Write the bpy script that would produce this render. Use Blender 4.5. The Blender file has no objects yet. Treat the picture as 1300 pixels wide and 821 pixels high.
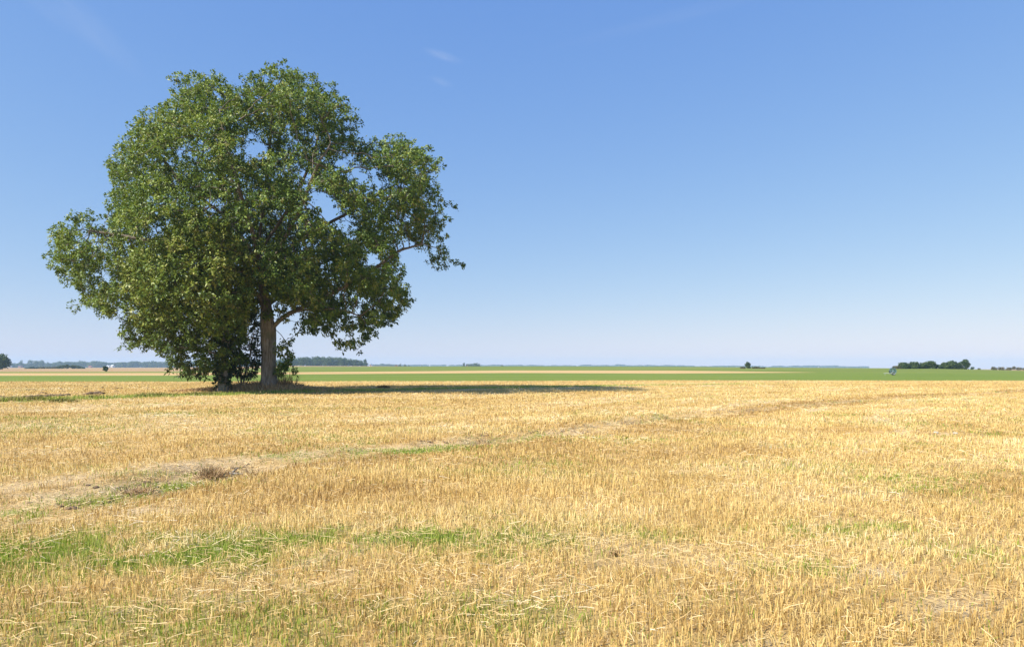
import bpy, math, random, time
_t0 = time.time()
import numpy as np
from mathutils import Vector

RNG = np.random.default_rng(7)
F, CX, HZ, CH = 900.0, 650.0, 467.5, 1.65      # focal length, centre and eye level of the photo, camera height
SUN_EL, SUN_AZ = 40.5, 209.0                   # sun to the left and a little behind the camera (azimuth ccw from +X)
scene = bpy.context.scene
COL = scene.collection

# ------------------------------------------------------------------ helpers
def P(px, py, Y):
    return ((px - CX) / F * Y, Y, CH - (py - HZ) / F * Y)

def G(px, py):
    "photo pixel on the flat near ground -> x, y"
    Y = CH * F / (py - HZ)
    return ((px - CX) / F * Y, Y)

def _hash(ix, iy, s):
    h = (ix.astype(np.int64) * 374761393 + iy.astype(np.int64) * 668265263 + s * 982451653) & 0x7fffffff
    h = ((h ^ (h >> 13)) * 1274126177) & 0x7fffffff
    h = h ^ (h >> 16)
    return (h & 0xffff) / 65535.0

def vnoise(x, y, s=0):
    ix, iy = np.floor(x), np.floor(y)
    fx, fy = x - ix, y - iy
    fx = fx * fx * (3 - 2 * fx); fy = fy * fy * (3 - 2 * fy)
    a = _hash(ix, iy, s); b = _hash(ix + 1, iy, s); c = _hash(ix, iy + 1, s); d = _hash(ix + 1, iy + 1, s)
    return (a * (1 - fx) + b * fx) * (1 - fy) + (c * (1 - fx) + d * fx) * fy

def fbm(x, y, s=0, o=4):
    v = 0; a = 0.5; t = 0
    for i in range(o):
        v = v + a * vnoise(x * 2 ** i + 17.3 * i, y * 2 ** i - 9.1 * i, s + i); t += a; a *= 0.5
    return v / t

def sstep(a, b, x):
    t = np.clip((x - a) / (b - a), 0, 1)
    return t * t * (3 - 2 * t)

def mesh_obj(name, V, Fc, mat, parent=None, attrs=None, fattrs=None, smooth=False, loc=None, link=True):
    V = np.asarray(V, dtype=np.float32).reshape(-1, 3)
    if loc is not None: V = V - np.asarray(loc, dtype=np.float32)
    Fc = np.asarray(Fc, dtype=np.int32)
    me = bpy.data.meshes.new(name)
    n, k = Fc.shape
    me.vertices.add(len(V)); me.vertices.foreach_set('co', V.ravel())
    me.loops.add(n * k); me.loops.foreach_set('vertex_index', Fc.ravel())
    me.polygons.add(n)
    me.polygons.foreach_set('loop_start', np.arange(0, n * k, k, dtype=np.int32))
    me.polygons.foreach_set('loop_total', np.full(n, k, dtype=np.int32))
    if smooth: me.polygons.foreach_set('use_smooth', np.ones(n, dtype=bool))
    me.update(calc_edges=True)
    for d, dom in ((attrs, 'POINT'), (fattrs, 'FACE')):
        for an, av in (d or {}).items():
            a = me.attributes.new(an, 'FLOAT', dom); a.data.foreach_set('value', np.asarray(av, dtype=np.float32))
    me.materials.append(mat)
    o = bpy.data.objects.new(name, me)
    if loc is not None: o.location = loc
    if link: COL.objects.link(o)
    if parent is not None:
        o.parent = parent
        if loc is None: o.location = (0, 0, 0)
    return o

class MB:
    "collects quads and triangles (as quads w/ own list) into one mesh"
    def __init__(s): s.v = []; s.f = []
    def box(s, x0, x1, y0, y1, z0, z1):
        b = len(s.v)
        s.v += [(x0,y0,z0),(x1,y0,z0),(x1,y1,z0),(x0,y1,z0),(x0,y0,z1),(x1,y0,z1),(x1,y1,z1),(x0,y1,z1)]
        s.f += [[b+i for i in q] for q in ((0,3,2,1),(4,5,6,7),(0,1,5,4),(1,2,6,5),(2,3,7,6),(3,0,4,7))]
        return s
    def poly(s, pts):
        b = len(s.v); s.v += [tuple(p) for p in pts]; s.f.append(list(range(b, b + len(pts)))); return s
    def tube(s, pts, rs, n=8, caps=True):
        pts = [Vector(p) for p in pts]
        if not hasattr(rs, '__len__'): rs = [rs] * len(pts)
        b = len(s.v); prev = None
        for i, p in enumerate(pts):
            d = (pts[min(i + 1, len(pts) - 1)] - pts[max(i - 1, 0)]).normalized()
            if prev is None: prev = d.orthogonal().normalized()
            u = (prev - d * prev.dot(d)).normalized(); w = d.cross(u); prev = u
            for k in range(n):
                a = 2 * math.pi * k / n
                s.v.append(tuple(p + (u * math.cos(a) + w * math.sin(a)) * rs[i]))
        for i in range(len(pts) - 1):
            for k in range(n):
                s.f.append([b+i*n+k, b+i*n+(k+1)%n, b+(i+1)*n+(k+1)%n, b+(i+1)*n+k])
        if caps:
            s.f.append([b + k for k in range(n)][::-1]); e = b + (len(pts) - 1) * n
            s.f.append([e + k for k in range(n)])
        return s
    def build(s, name, mat, parent=None, smooth=False):
        me = bpy.data.meshes.new(name); me.from_pydata(s.v, [], s.f); me.materials.append(mat)
        if smooth:
            for p in me.polygons: p.use_smooth = True
        o = bpy.data.objects.new(name, me); COL.objects.link(o)
        if parent is not None: o.parent = parent
        return o

def tag(o, label=None, cat=None, group=None, kind=None):
    for k, v in (('label', label), ('category', cat), ('group', group), ('kind', kind)):
        if v: o[k] = v
    return o

def empty(name, loc, rz=0.0):
    o = bpy.data.objects.new(name, None); COL.objects.link(o)
    o.location = loc; o.rotation_euler = (0, 0, rz); o.empty_display_size = 0.3
    return o

# ------------------------------------------------------------------ materials
class NT:
    def __init__(s, name):
        s.m = bpy.data.materials.new(name); s.m.use_nodes = True
        s.t = s.m.node_tree; s.n = s.t.nodes; s.n.clear()
        s.out = s.n.new('ShaderNodeOutputMaterial')
    def new(s, t, **kw):
        x = s.n.new(t)
        for k, v in kw.items(): setattr(x, k, v)
        return x
    def link(s, a, b): s.t.links.new(a, b)
    def attr(s, name): return s.new('ShaderNodeAttribute', attribute_name=name).outputs['Fac']
    def pos(s, sc=(1, 1, 1)):
        g = s.new('ShaderNodeNewGeometry'); m = s.new('ShaderNodeMapping'); m.inputs['Scale'].default_value = sc
        s.link(g.outputs['Position'], m.inputs['Vector']); return m.outputs['Vector']
    def noise(s, scale, detail=4, rough=0.55, vec=None, dist=0.0):
        x = s.new('ShaderNodeTexNoise'); x.inputs['Scale'].default_value = scale
        x.inputs['Detail'].default_value = detail; x.inputs['Roughness'].default_value = rough
        x.inputs['Distortion'].default_value = dist
        s.link(vec if vec is not None else s.pos(), x.inputs['Vector']); return x.outputs['Fac']
    def ramp(s, fac, stops):
        x = s.new('ShaderNodeValToRGB'); e = x.color_ramp.elements
        while len(e) < len(stops): e.new(0.5)
        for i, (p, c) in enumerate(stops):
            e[i].position = p; e[i].color = (*c, 1) if hasattr(c, '__len__') else (c, c, c, 1)
        s.link(fac, x.inputs['Fac']); return x.outputs['Color']
    def mix(s, fac, a, b, bt='MIX'):
        x = s.new('ShaderNodeMix', data_type='RGBA', blend_type=bt)
        for v, i in ((fac, 0), (a, 6), (b, 7)):
            if hasattr(v, 'links'): s.link(v, x.inputs[i])
            elif i == 0: x.inputs[0].default_value = v
            else: x.inputs[i].default_value = (*v, 1)
        return x.outputs[2]
    def math(s, op, a, b=0.0, clamp=False):
        x = s.new('ShaderNodeMath', operation=op, use_clamp=clamp)
        for v, i in ((a, 0), (b, 1)):
            if hasattr(v, 'links'): s.link(v, x.inputs[i])
            else: x.inputs[i].default_value = v
        return x.outputs[0]
    def bsdf(s, color, rough=0.9, spec=0.2, bump=None, bstr=0.5, bdist=0.02, trans=None, tfac=0.3, metal=0.0):
        p = s.new('ShaderNodeBsdfPrincipled')
        if hasattr(color, 'links'): s.link(color, p.inputs['Base Color'])
        else: p.inputs['Base Color'].default_value = (*color, 1)
        p.inputs['Roughness'].default_value = rough; p.inputs['Specular IOR Level'].default_value = spec
        p.inputs['Metallic'].default_value = metal
        if bump is not None:
            b = s.new('ShaderNodeBump'); b.inputs['Strength'].default_value = bstr; b.inputs['Distance'].default_value = bdist
            s.link(bump, b.inputs['Height']); s.link(b.outputs[0], p.inputs['Normal'])
        res = p.outputs[0]
        if trans is not None:
            t = s.new('ShaderNodeBsdfTranslucent')
            if hasattr(trans, 'links'): s.link(trans, t.inputs[0])
            else: t.inputs[0].default_value = (*trans, 1)
            m = s.new('ShaderNodeMixShader'); m.inputs[0].default_value = tfac
            s.link(res, m.inputs[1]); s.link(t.outputs[0], m.inputs[2]); res = m.outputs[0]
        s.link(res, s.out.inputs['Surface']); return s.m

def leaf_mat(name, stops, tcol, rough=0.45, tfac=0.24, spec=0.35):
    n = NT(name)
    c = n.ramp(n.attr('tint'), stops)
    t = n.mix(0.65, c, tcol)
    return n.bsdf(c, rough, spec, trans=t, tfac=tfac)

def straw_mat(name, stops, tfac=0.2, scale=0.35):
    n = NT(name)
    big = n.noise(scale, 4, 0.6)
    f = n.math('ADD', n.math('MULTIPLY', n.attr('tint'), 0.8), n.math('MULTIPLY', n.math('SUBTRACT', big, 0.5), 1.1), True)
    f = n.math('ADD', f, 0.1, True)
    c = n.ramp(f, stops)
    return n.bsdf(c, 0.55, 0.35, trans=c, tfac=tfac)

M = {}
def build_mats():
    # near field floor: straw litter, soil and short green growth
    n = NT('stubble_ground')
    fine = n.noise(26, 5, 0.7); mid = n.noise(1.3, 5, 0.6); big = n.noise(0.16, 4, 0.6)
    streak = n.noise(9, 4, 0.7, n.pos((1.0, 2.2, 1)))
    straw = n.ramp(fine, [(0.25, (0.18, 0.11, 0.05)), (0.42, (0.45, 0.30, 0.12)), (0.6, (0.60, 0.43, 0.19)), (0.8, (0.70, 0.55, 0.30))])
    tone = n.ramp(big, [(0.35, (0.86, 0.80, 0.70)), (0.65, (1.08, 1.04, 1.0))])
    straw = n.mix(1.0, straw, tone, 'MULTIPLY')
    straw = n.mix(n.math('MULTIPLY', n.attr('far'), 1.0, True), straw, n.ramp(streak, [(0.3, (0.42, 0.27, 0.10)), (0.55, (0.54, 0.37, 0.155)), (0.75, (0.62, 0.46, 0.22))]))
    soil = n.ramp(n.noise(14, 5, 0.65), [(0.3, (0.10, 0.066, 0.035)), (0.7, (0.30, 0.20, 0.11))])
    col = n.mix(n.attr('brown'), straw, soil)
    pale = n.ramp(fine, [(0.3, (0.40, 0.28, 0.15)), (0.7, (0.78, 0.62, 0.38))])
    col = n.mix(n.attr('pale'), col, pale)
    grass = n.ramp(fine, [(0.3, (0.09, 0.13, 0.02)), (0.5, (0.20, 0.25, 0.045)), (0.75, (0.36, 0.36, 0.12))])
    col = n.mix(n.attr('green'), col, grass)
    M['ground'] = n.bsdf(col, 0.95, 0.1, bump=n.noise(22, 6, 0.7), bstr=0.7, bdist=0.05)
    # crops
    def field(name, a, b, c, sx=0.02, sy=0.12, s2=3.0):
        n = NT(name)
        v = n.noise(1.0, 5, 0.65, n.pos((sx, sy, 1)))
        w = n.noise(s2, 3, 0.7)
        k = n.ramp(v, [(0.3, a), (0.5, b), (0.7, c)])
        k = n.mix(0.35, k, n.ramp(w, [(0.3, 0.55), (0.7, 1.3)]), 'MULTIPLY')
        M[name] = n.bsdf(k, 0.95, 0.1, bump=w, bstr=0.5, bdist=0.08)
    field('green_crop', (0.125, 0.175, 0.025), (0.155, 0.205, 0.033), (0.195, 0.225, 0.042))
    field('far_green', (0.135, 0.175, 0.025), (0.165, 0.20, 0.034), (0.205, 0.22, 0.05), 0.008, 0.03, 1.0)
    field('straw_strip', (0.46, 0.30, 0.12), (0.53, 0.35, 0.15), (0.58, 0.40, 0.18), 0.01, 0.08, 2.0)
    field('brown_field', (0.33, 0.22, 0.11), (0.41, 0.26, 0.13), (0.36, 0.27, 0.12), 0.004, 0.015, 0.5)
    S = [(0.0, (0.30, 0.17, 0.06)), (0.3, (0.54, 0.36, 0.115)), (0.6, (0.70, 0.51, 0.19)), (0.85, (0.78, 0.61, 0.26)), (1.0, (0.85, 0.75, 0.48))]
    M['stubble'] = straw_mat('stubble_stalk', S)
    M['litter'] = straw_mat('loose_straw', [(0, (0.42, 0.27, 0.11)), (0.5, (0.66, 0.46, 0.19)), (0.85, (0.78, 0.62, 0.34)), (1, (0.84, 0.74, 0.54))], 0.1)
    M['dry'] = straw_mat('dry_grass_blade', [(0, (0.28, 0.18, 0.09)), (0.5, (0.52, 0.34, 0.16)), (1, (0.68, 0.48, 0.25))], 0.15)
    M['grass'] = leaf_mat('grass_blade', [(0, (0.15, 0.20, 0.025)), (0.4, (0.27, 0.34, 0.045)), (0.75, (0.40, 0.44, 0.09)), (1, (0.60, 0.52, 0.20))], (0.38, 0.46, 0.05), 0.6, 0.3, 0.2)
    M['ash_leaf'] = leaf_mat('ash_leaf', [(0, (0.025, 0.052, 0.010)), (0.40, (0.072, 0.135, 0.018)), (0.66, (0.165, 0.245, 0.034)), (0.90, (0.34, 0.39, 0.09)), (1, (0.48, 0.46, 0.20))], (0.30, 0.36, 0.03))  # random leaf tones, spread widened to paint in sunlit and shaded contrast
    M['side_leaf'] = leaf_mat('yellowing_leaf', [(0, (0.035, 0.070, 0.012)), (0.42, (0.10, 0.165, 0.022)), (0.75, (0.24, 0.30, 0.045)), (1, (0.42, 0.42, 0.13))], (0.24, 0.27, 0.04))
    M['dark_leaf'] = leaf_mat('dark_leaf', [(0, (0.020, 0.042, 0.012)), (0.5, (0.038, 0.068, 0.018)), (1, (0.065, 0.10, 0.028))], (0.10, 0.16, 0.03), 0.35, 0.25)
    M['far_leaf'] = leaf_mat('far_leaf', [(0, (0.025, 0.050, 0.016)), (0.5, (0.052, 0.086, 0.024)), (1, (0.11, 0.14, 0.045))], (0.12, 0.17, 0.04), 0.6, 0.25, 0.2)
    M['hedge_leaf'] = leaf_mat('hedge_leaf', [(0, (0.05, 0.055, 0.02)), (0.5, (0.11, 0.10, 0.04)), (1, (0.24, 0.19, 0.09))], (0.15, 0.15, 0.04), 0.7, 0.25, 0.2)
    M['weed'] = leaf_mat('dead_weed_stem', [(0, (0.16, 0.10, 0.05)), (0.5, (0.42, 0.27, 0.13)), (1, (0.66, 0.48, 0.26))], (0.2, 0.12, 0.05), 0.8, 0.15, 0.1)
    M['bank'] = leaf_mat('bank_grass_blade', [(0, (0.12, 0.12, 0.03)), (0.5, (0.24, 0.23, 0.06)), (1, (0.46, 0.36, 0.15))], (0.3, 0.3, 0.06), 0.7, 0.25, 0.1)
    n = NT('ash_bark')
    v = n.pos((7, 7, 0.9)); f = n.noise(1.6, 7, 0.7, v, 0.4); g = n.noise(0.9, 4, 0.6)
    c = n.ramp(f, [(0.32, (0.11, 0.095, 0.078)), (0.5, (0.30, 0.268, 0.225)), (0.72, (0.50, 0.46, 0.40))])
    c = n.mix(n.ramp(g, [(0.5, 0.0), (0.68, 0.6)]), c, (0.17, 0.18, 0.10))
    sz = n.new('ShaderNodeSeparateXYZ'); n.link(n.pos(), sz.inputs[0]); mr = n.new('ShaderNodeMapRange'); mr.inputs[1].default_value = 3.5; mr.inputs[2].default_value = 8.0
    n.link(sz.outputs[2], mr.inputs[0]); c = n.mix(mr.outputs[0], c, n.ramp(f, [(0.32, (0.07, 0.056, 0.044)), (0.5, (0.16, 0.132, 0.10)), (0.72, (0.29, 0.25, 0.20))]))     # bark goes from grey low down to darker brown higher up
    M['bark'] = n.bsdf(c, 0.9, 0.15, bump=f, bstr=1.0, bdist=0.06)
    n = NT('limb_bark'); f = n.noise(3.0, 6, 0.7, n.pos((4, 4, 2)), 0.3)
    M['limb'] = n.bsdf(n.ramp(f, [(0.3, (0.07, 0.058, 0.046)), (0.55, (0.18, 0.152, 0.122)), (0.75, (0.30, 0.26, 0.21))]), 0.9, 0.1, bump=f, bstr=0.8, bdist=0.03)
    n = NT('clod'); f = n.noise(18, 4, 0.6)
    M['clod'] = n.bsdf(n.ramp(f, [(0.3, (0.10, 0.065, 0.035)), (0.7, (0.26, 0.18, 0.11))]), 0.95, 0.1, bump=f)
    n = NT('pale_stone'); f = n.noise(12, 5, 0.6)
    M['stone'] = n.bsdf(n.ramp(f, [(0.3, (0.42, 0.36, 0.27)), (0.7, (0.58, 0.52, 0.42))]), 0.85, 0.2, bump=f)
    def plain(name, c, rough=0.6, metal=0.0, sc=3.0, var=0.25):
        n = NT(name); f = n.noise(sc, 4, 0.6)
        k = n.ramp(f, [(0.3, tuple(x * (1 - var) for x in c)), (0.7, c)])
        M[name] = n.bsdf(k, rough, 0.4, metal=metal)
    plain('white_wall', (0.80, 0.78, 0.74)); plain('brick_wall', (0.42, 0.20, 0.13)); plain('red_roof', (0.42, 0.16, 0.10))
    plain('slate_roof', (0.14, 0.14, 0.16)); plain('pale_roof', (0.75, 0.76, 0.78), 0.4); plain('dark_window', (0.03, 0.035, 0.04), 0.15)
    plain('teal_paint', (0.09, 0.18, 0.20), 0.4); plain('galvanised', (0.55, 0.56, 0.56), 0.45, 0.5); plain('tyre', (0.03, 0.03, 0.032), 0.9)
    plain('hose', (0.22, 0.32, 0.40), 0.5); plain('door_wood', (0.20, 0.10, 0.05))
build_mats()

# ------------------------------------------------------------------ terrain tables (photo column -> depth and height of each field edge)
KX = [-1500, 0, 220, 375, 650, 850, 1040, 1180, 1300, 2800]
def tab(v): return lambda px: np.interp(px, KX, v)
Yb1 = tab([90, 90, 90, 90, 92, 95, 95, 95, 95, 95])
pb1 = tab([484.3, 484.3, 484.3, 484.0, 483.6, 482.4, 482.7, 482.9, 482.9, 482.9])
Yb2 = tab([150, 150, 150, 155, 185, 175, 180, 180, 180, 180])
pb2 = tab([476.7, 476.7, 476.5, 475.0, 473.2, 474.0, 472.6, 472.5, 474.0, 474.0])
Yb3 = tab([205, 205, 205, 210, 260, 235, 180, 180, 180, 180])
pb3 = tab([473.5, 473.5, 473.2, 472.3, 470.1, 470.1, 472.6, 472.5, 474.0, 474.0])
Yb4 = tab([250, 250, 250, 430, 460, 420, 330, 270, 250, 250])
pb4 = tab([471.8, 471.8, 471.5, 465.3, 464.7, 465.1, 466.7, 467.6, 470.3, 470.3])
Yb5 = tab([1200, 1200, 1200, 1100, 1200, 1200, 1200, 1200, 1200, 1200])
pb5 = tab([466.7, 466.7, 466.5, 464.2, 465.6, 466.5, 469.8, 470.2, 469.3, 469.3])
Yb6 = tab([4500] * 10); zb6 = -2.0
def zof(py, Y): return CH - (py - HZ) * Y / F

TRACK_A = [(-160, 668), (0, 645), (100, 630), (200, 610), (330, 587), (450, 574), (560, 565), (700, 551), (790, 539), (900, 526), (1000, 516), (1100, 508), (1300, 496), (1600, 487)]
TRACK_B = [(640, 556), (700, 551), (850, 547), (1000, 546), (1150, 549), (1300, 553), (1500, 560)]
TRACK_C = [(-100, 560), (40, 556), (160, 545), (300, 531), (420, 523), (600, 512), (760, 505)]
BANK = [(-300, 520), (0, 511.5), (120, 508), (200, 504), (270, 500.5), (340, 499.5), (430, 498), (520, 495), (620, 492.5), (720, 491), (850, 488.5), (1000, 487), (1100, 486.5)]
def line_pts(L):
    g = np.array([G(*p) for p in L]); out = [g[0]]
    for a, b in zip(g[:-1], g[1:]):
        k = max(1, int(np.hypot(*(b - a)) / max(0.4, 0.05 * a[1])))
        for i in range(1, k + 1): out.append(a + (b - a) * i / k)
    out = np.array(out)
    for _ in range(6): out[1:-1] = (out[:-2] + out[1:-1] * 2 + out[2:]) / 4
    return out
def dist_line(x, y, L, upto=3.0):
    pts = line_pts(L); d = np.full(x.shape, 99.0)
    idx = np.where((y > pts[:, 1].min() - upto) & (y < pts[:, 1].max() + upto) & (x > pts[:, 0].min() - upto) & (x < pts[:, 0].max() + upto))[0]
    best = np.full(len(idx), 1e9); bx = x[idx]; by = y[idx]; wx = None
    for i in range(len(pts) - 1):
        a = pts[i]; b = pts[i + 1]; ab = b - a; L2 = ab @ ab + 1e-9
        t = np.clip(((bx - a[0]) * ab[0] + (by - a[1]) * ab[1]) / L2, 0, 1)
        dd = (bx - a[0] - t * ab[0]) ** 2 + (by - a[1] - t * ab[1]) ** 2
        best = np.minimum(best, dd)
    d[idx] = np.sqrt(best); return d

# green growth patches on the near field: photo ellipse on the ground (px, py, half width px, half height px, strength)
GREEN = [(50, 700, 190, 27, 1.1), (250, 700, 140, 24, 1.0), (120, 715, 120, 14, .9), (390, 688, 120, 15, .8), (560, 686, 110, 15, .8), (690, 690, 60, 12, .5), (130, 690, 120, 12, .6),
         (0, 722, 60, 14, .6), (330, 716, 60, 10, .4), (840, 678, 90, 9, .4), (1030, 673, 100, 9, .5), (1120, 670, 60, 6, .4), (1010, 722, 50, 12, .5), (1240, 700, 50, 20, .25),
         (520, 571, 80, 4, .9), (590, 566, 50, 3.5, .8), (350, 576, 40, 4, .5), (220, 612, 60, 6, .7), (120, 628, 60, 9, .6), (30, 645, 60, 8, .6), (700, 552, 30, 2.5, .6), (420, 582, 50, 3, .5),
         (40, 545, 110, 9, .4), (230, 526, 90, 2.5, .45), (330, 521, 60, 2, .5), (60, 533, 60, 2, .4), (1090, 591, 60, 4, .25), (700, 590, 40, 4, .3), (1180, 620, 60, 10, .2), (640, 600, 120, 12, .22), (1010, 590, 80, 5, .25), (760, 557, 60, 3, .35),
         (340, 511, 70, 1.6, .25), (470, 518, 120, 2.0, .25), (1250, 530, 90, 5, .1), (350, 790, 500, 40, .4)]
PALE = [(860, 572, 18, 3, .9), (980, 566, 22, 3, .8), (1000, 590, 20, 2, .5), (650, 547, 35, 3, .8), (720, 546, 25, 2.5, .7), (1200, 550, 16, 1.5, .6), (60, 660, 50, 8, .5), (180, 648, 70, 7, .6), (300, 600, 40, 5, .6), (420, 587, 40, 4, .5), (60, 575, 60, 2.5, .5), (760, 690, 80, 12, .5), (250, 640, 50, 5, .4), (1120, 725, 60, 9, .5), (600, 545, 50, 3, .5), (900, 715, 90, 9, .4)]
def patches(x, y, L):
    px = CX + F * x / np.maximum(y, 0.5); py = HZ + CH * F / np.maximum(y, 0.5); v = np.zeros(x.shape)
    for (a, b, w, h, s) in L:
        gx, gy = G(a, b); wx = w * gy / F; wy = h * gy * gy / (CH * F)
        v = np.maximum(v, s * np.exp(-((x - gx) / wx) ** 2 - ((y - gy) / wy) ** 2))
    return v

def near_masks(x, y):
    dA = dist_line(x, y, TRACK_A); dB = dist_line(x, y, TRACK_B); dC = dist_line(x, y, TRACK_C); dK = dist_line(x, y, BANK, 6)
    wob = (fbm(x * 0.9, y * 0.9, 3) - 0.5)
    wA = np.interp(x, [-9, -4, 4, 20], [1.15, 0.8, 0.6, 0.45]); A = 1 - sstep(wA * 0.6, wA * 1.4, dA + wob * 1.3)
    Bt = 1 - sstep(0.10, 0.40, dB + wob * 0.6)
    Ct = (1 - sstep(0.08, 0.35, dC + wob * 0.6)) * 0.6
    wK = np.interp(x, [-40, -25, -15, 0, 12, 40], [1.7, 1.5, 1.6, 1.9, 1.0, 0.35])
    K = 1 - sstep(wK * 0.5, wK * 1.3, dK + wob * 1.6)
    n1 = fbm(x * 1.1, y * 1.1, 11); n2 = fbm(x * 4.5, y * 4.5, 23, 3)
    green = patches(x, y, GREEN)
    green = np.clip(green * 1.2 * sstep(0.32, 0.58, n1 * 0.45 + n2 * 0.55 + green * 0.08), 0, 1)
    scatter = sstep(0.50, 0.72, fbm(x * 0.35, y * 0.8, 31)) * sstep(0.45, 0.62, n2) * 0.40
    green = np.maximum(green, scatter)
    green = np.maximum(green, K * sstep(0.25, 0.5, n1) * 0.95)
    pale = np.clip(patches(x, y, PALE) * sstep(0.3, 0.55, n1) * 1.4, 0, 1)
    pale = np.maximum(pale, A * 0.22 * sstep(0.4, 0.6, n2))
    ca, sa = math.cos(math.radians(48)), math.sin(math.radians(48)); u = x * ca + y * sa; v = -x * sa + y * ca
    band = fbm(v * 0.75 + (fbm(x * .08, y * .08, 5, 2) - .5) * 5, u * 0.035, 111, 3)
    lay = sstep(0.56, 0.70, band * 0.6 + n2 * 0.2 + fbm(x * 0.6, y * 0.6, 117, 3) * 0.2) * (1 - K)
    pale = np.maximum(pale, lay * 0.55)
    track = np.clip(A + Bt * 0.8 + Ct, 0, 1)
    brown = np.clip(track * 0.75 * sstep(0.4, 0.65, n1) + (1 - green) * sstep(0.64, 0.8, n2) * 0.35, 0, 1)
    return dict(A=A, B=Bt, C=Ct, K=K, green=green, pale=pale, track=track, band=band, lay=lay, brown=brown, n1=n1, n2=n2)

def zterrain(x, y, micro=None):
    "ground height anywhere"
    x = np.asarray(x, float); y = np.asarray(y, float)
    px = CX + F * x / np.maximum(y, 20.0)
    ys = [np.full(x.shape, 60.0), Yb1(px), Yb2(px), Yb3(px) + 0.01, Yb4(px), Yb5(px), Yb6(px)]
    zs = [np.zeros(x.shape), zof(pb1(px), Yb1(px)), zof(pb2(px), Yb2(px)), zof(pb3(px), Yb3(px)), zof(pb4(px), Yb4(px)), zof(pb5(px), Yb5(px)), np.full(x.shape, zb6)]
    z = np.where(y < ys[0], 0.0, 0.0)
    for i in range(6):
        t = (y - ys[i]) / (ys[i + 1] - ys[i]); m = (t >= 0) & (t <= 1)
        z = np.where(m, zs[i] + (zs[i + 1] - zs[i]) * np.clip(t, 0, 1), z)
    z = np.where(y > ys[-1], zb6, z)
    if micro is not None:
        k = 1 - sstep(55, 88, y)
        m = (fbm(x * 0.25, y * 0.25, 51, 3) - 0.5) * 0.14 + (fbm(x * 1.7, y * 1.7, 61, 3) - 0.5) * 0.05
        m = m - 0.07 * micro['A'] - 0.04 * micro['B'] - 0.02 * micro['C'] + 0.06 * micro['K']
        dm = np.hypot((x + 17.5) / 5.0, (y - 50.3) / 2.6)
        m = m + 0.22 * np.exp(-dm ** 2 * 1.2)            # low mound the trees stand on
        z = z + m * k
    return z

def zat(x, y):
    x = np.atleast_1d(np.asarray(x, float)); y = np.atleast_1d(np.asarray(y, float))
    return zterrain(x, y, near_masks(x, y))

# ------------------------------------------------------------------ field sheets (one loft per field, sharing edges)
OFF = 8.0
def loft(name, ylo, yhi, nr, tans, mat, near=False, label=None):
    cols = len(tans)
    def edge(f): return f if hasattr(f, '__len__') else np.full(cols, float(f))
    lo, hi = edge(ylo), edge(yhi)
    t = np.linspace(0, 1, nr)[:, None]
    s = 3.0 if near else 0.0
    Y = (lo + s)[None] * ((hi + s) / (lo + s))[None] ** t - s
    X = tans[None] * (Y + OFF)
    x, y = X.ravel(), Y.ravel()
    if near:
        mk = near_masks(x, y); z = zterrain(x, y, mk)
        attrs = dict(green=mk['green'], pale=mk['pale'], brown=mk['brown'], far=sstep(25, 60, y))
    else:
        z = zterrain(x, y, None if name != 'green_crop_field' else near_masks(x, y)); attrs = None
    i = np.arange((nr - 1) * cols).reshape(nr - 1, cols)[:, :-1].ravel()
    Fc = np.stack([i, i + 1, i + 1 + cols, i + cols], 1)
    o = mesh_obj(name, np.stack([x, y, z], 1), Fc, mat, attrs=attrs, smooth=True)
    o['kind'] = 'structure'; return o
tn = np.linspace(-1.35, 1.35, 760)
tf = tn
pxcol = lambda Yv, tt: CX + F * tt * (Yv + OFF) / Yv
def edge_cols(fn, tt):
    Yv = np.full(tt.shape, 100.0)
    for _ in range(5): Yv = fn(pxcol(Yv, tt))
    return Yv
E1, E2, E3, E4, E5, E6 = [edge_cols(f, tn) for f in (Yb1, Yb2, Yb3, Yb4, Yb5, Yb6)]
wav = (fbm(tn * 60, tn * 0, 5) - 0.5) * 1.2
E1 = E1 + wav
loft('stubble_field', -1.0, E1, 470, tn, M['ground'], near=True)
loft('green_crop_field', E1, E2, 40, tn, M['green_crop'])
E3b = np.maximum(E3, E2 + 0.05)
loft('straw_strip_field', E2, E3b, 14, tn, M['straw_strip'])
loft('far_green_field', E3b, E4, 24, tn, M['far_green'])
loft('far_brown_field', E4, E5, 24, tn, M['brown_field'])
loft('distant_land', E5, E6, 16, tn, M['brown_field'])
# the same land behind the camera
gb = MB(); gb.poly([(-12, -400, -0.3), (12, -400, -0.3), (12, -0.9, -0.2), (-12, -0.9, -0.2)])
gb.poly([(-400, -400, -0.3), (-12, -400, -0.3), (-12, -0.9, -0.2), (-400, -0.9, -0.3)]); gb.poly([(12, -400, -0.3), (400, -400, -0.3), (400, -0.9, -0.3), (12, -0.9, -0.2)])
tag(gb.build('field_ground', M['straw_strip']), kind='structure')

# ------------------------------------------------------------------ stubble, straw, grass (uncountable: stuff)
def fan_points(n_at, y0, y1, power, rho0, yref, side=1.12, seed=1):
    "random points in the visible wedge, density rho0*(yref/y)^power beyond yref"
    r = np.random.default_rng(seed)
    ys = np.linspace(y0, y1, 400); w = np.where(ys < yref, rho0, rho0 * (yref / ys) ** power) * (2 * side * (ys * 0.722 + 0.6))
    cum = np.concatenate([[0], np.cumsum((w[1:] + w[:-1]) / 2 * np.diff(ys))]); N = int(cum[-1])
    y = np.interp(r.random(N) * cum[-1], cum, ys)
    x = (r.random(N) * 2 - 1) * side * (y * 0.722 + 0.6)
    return x, y, r

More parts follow.
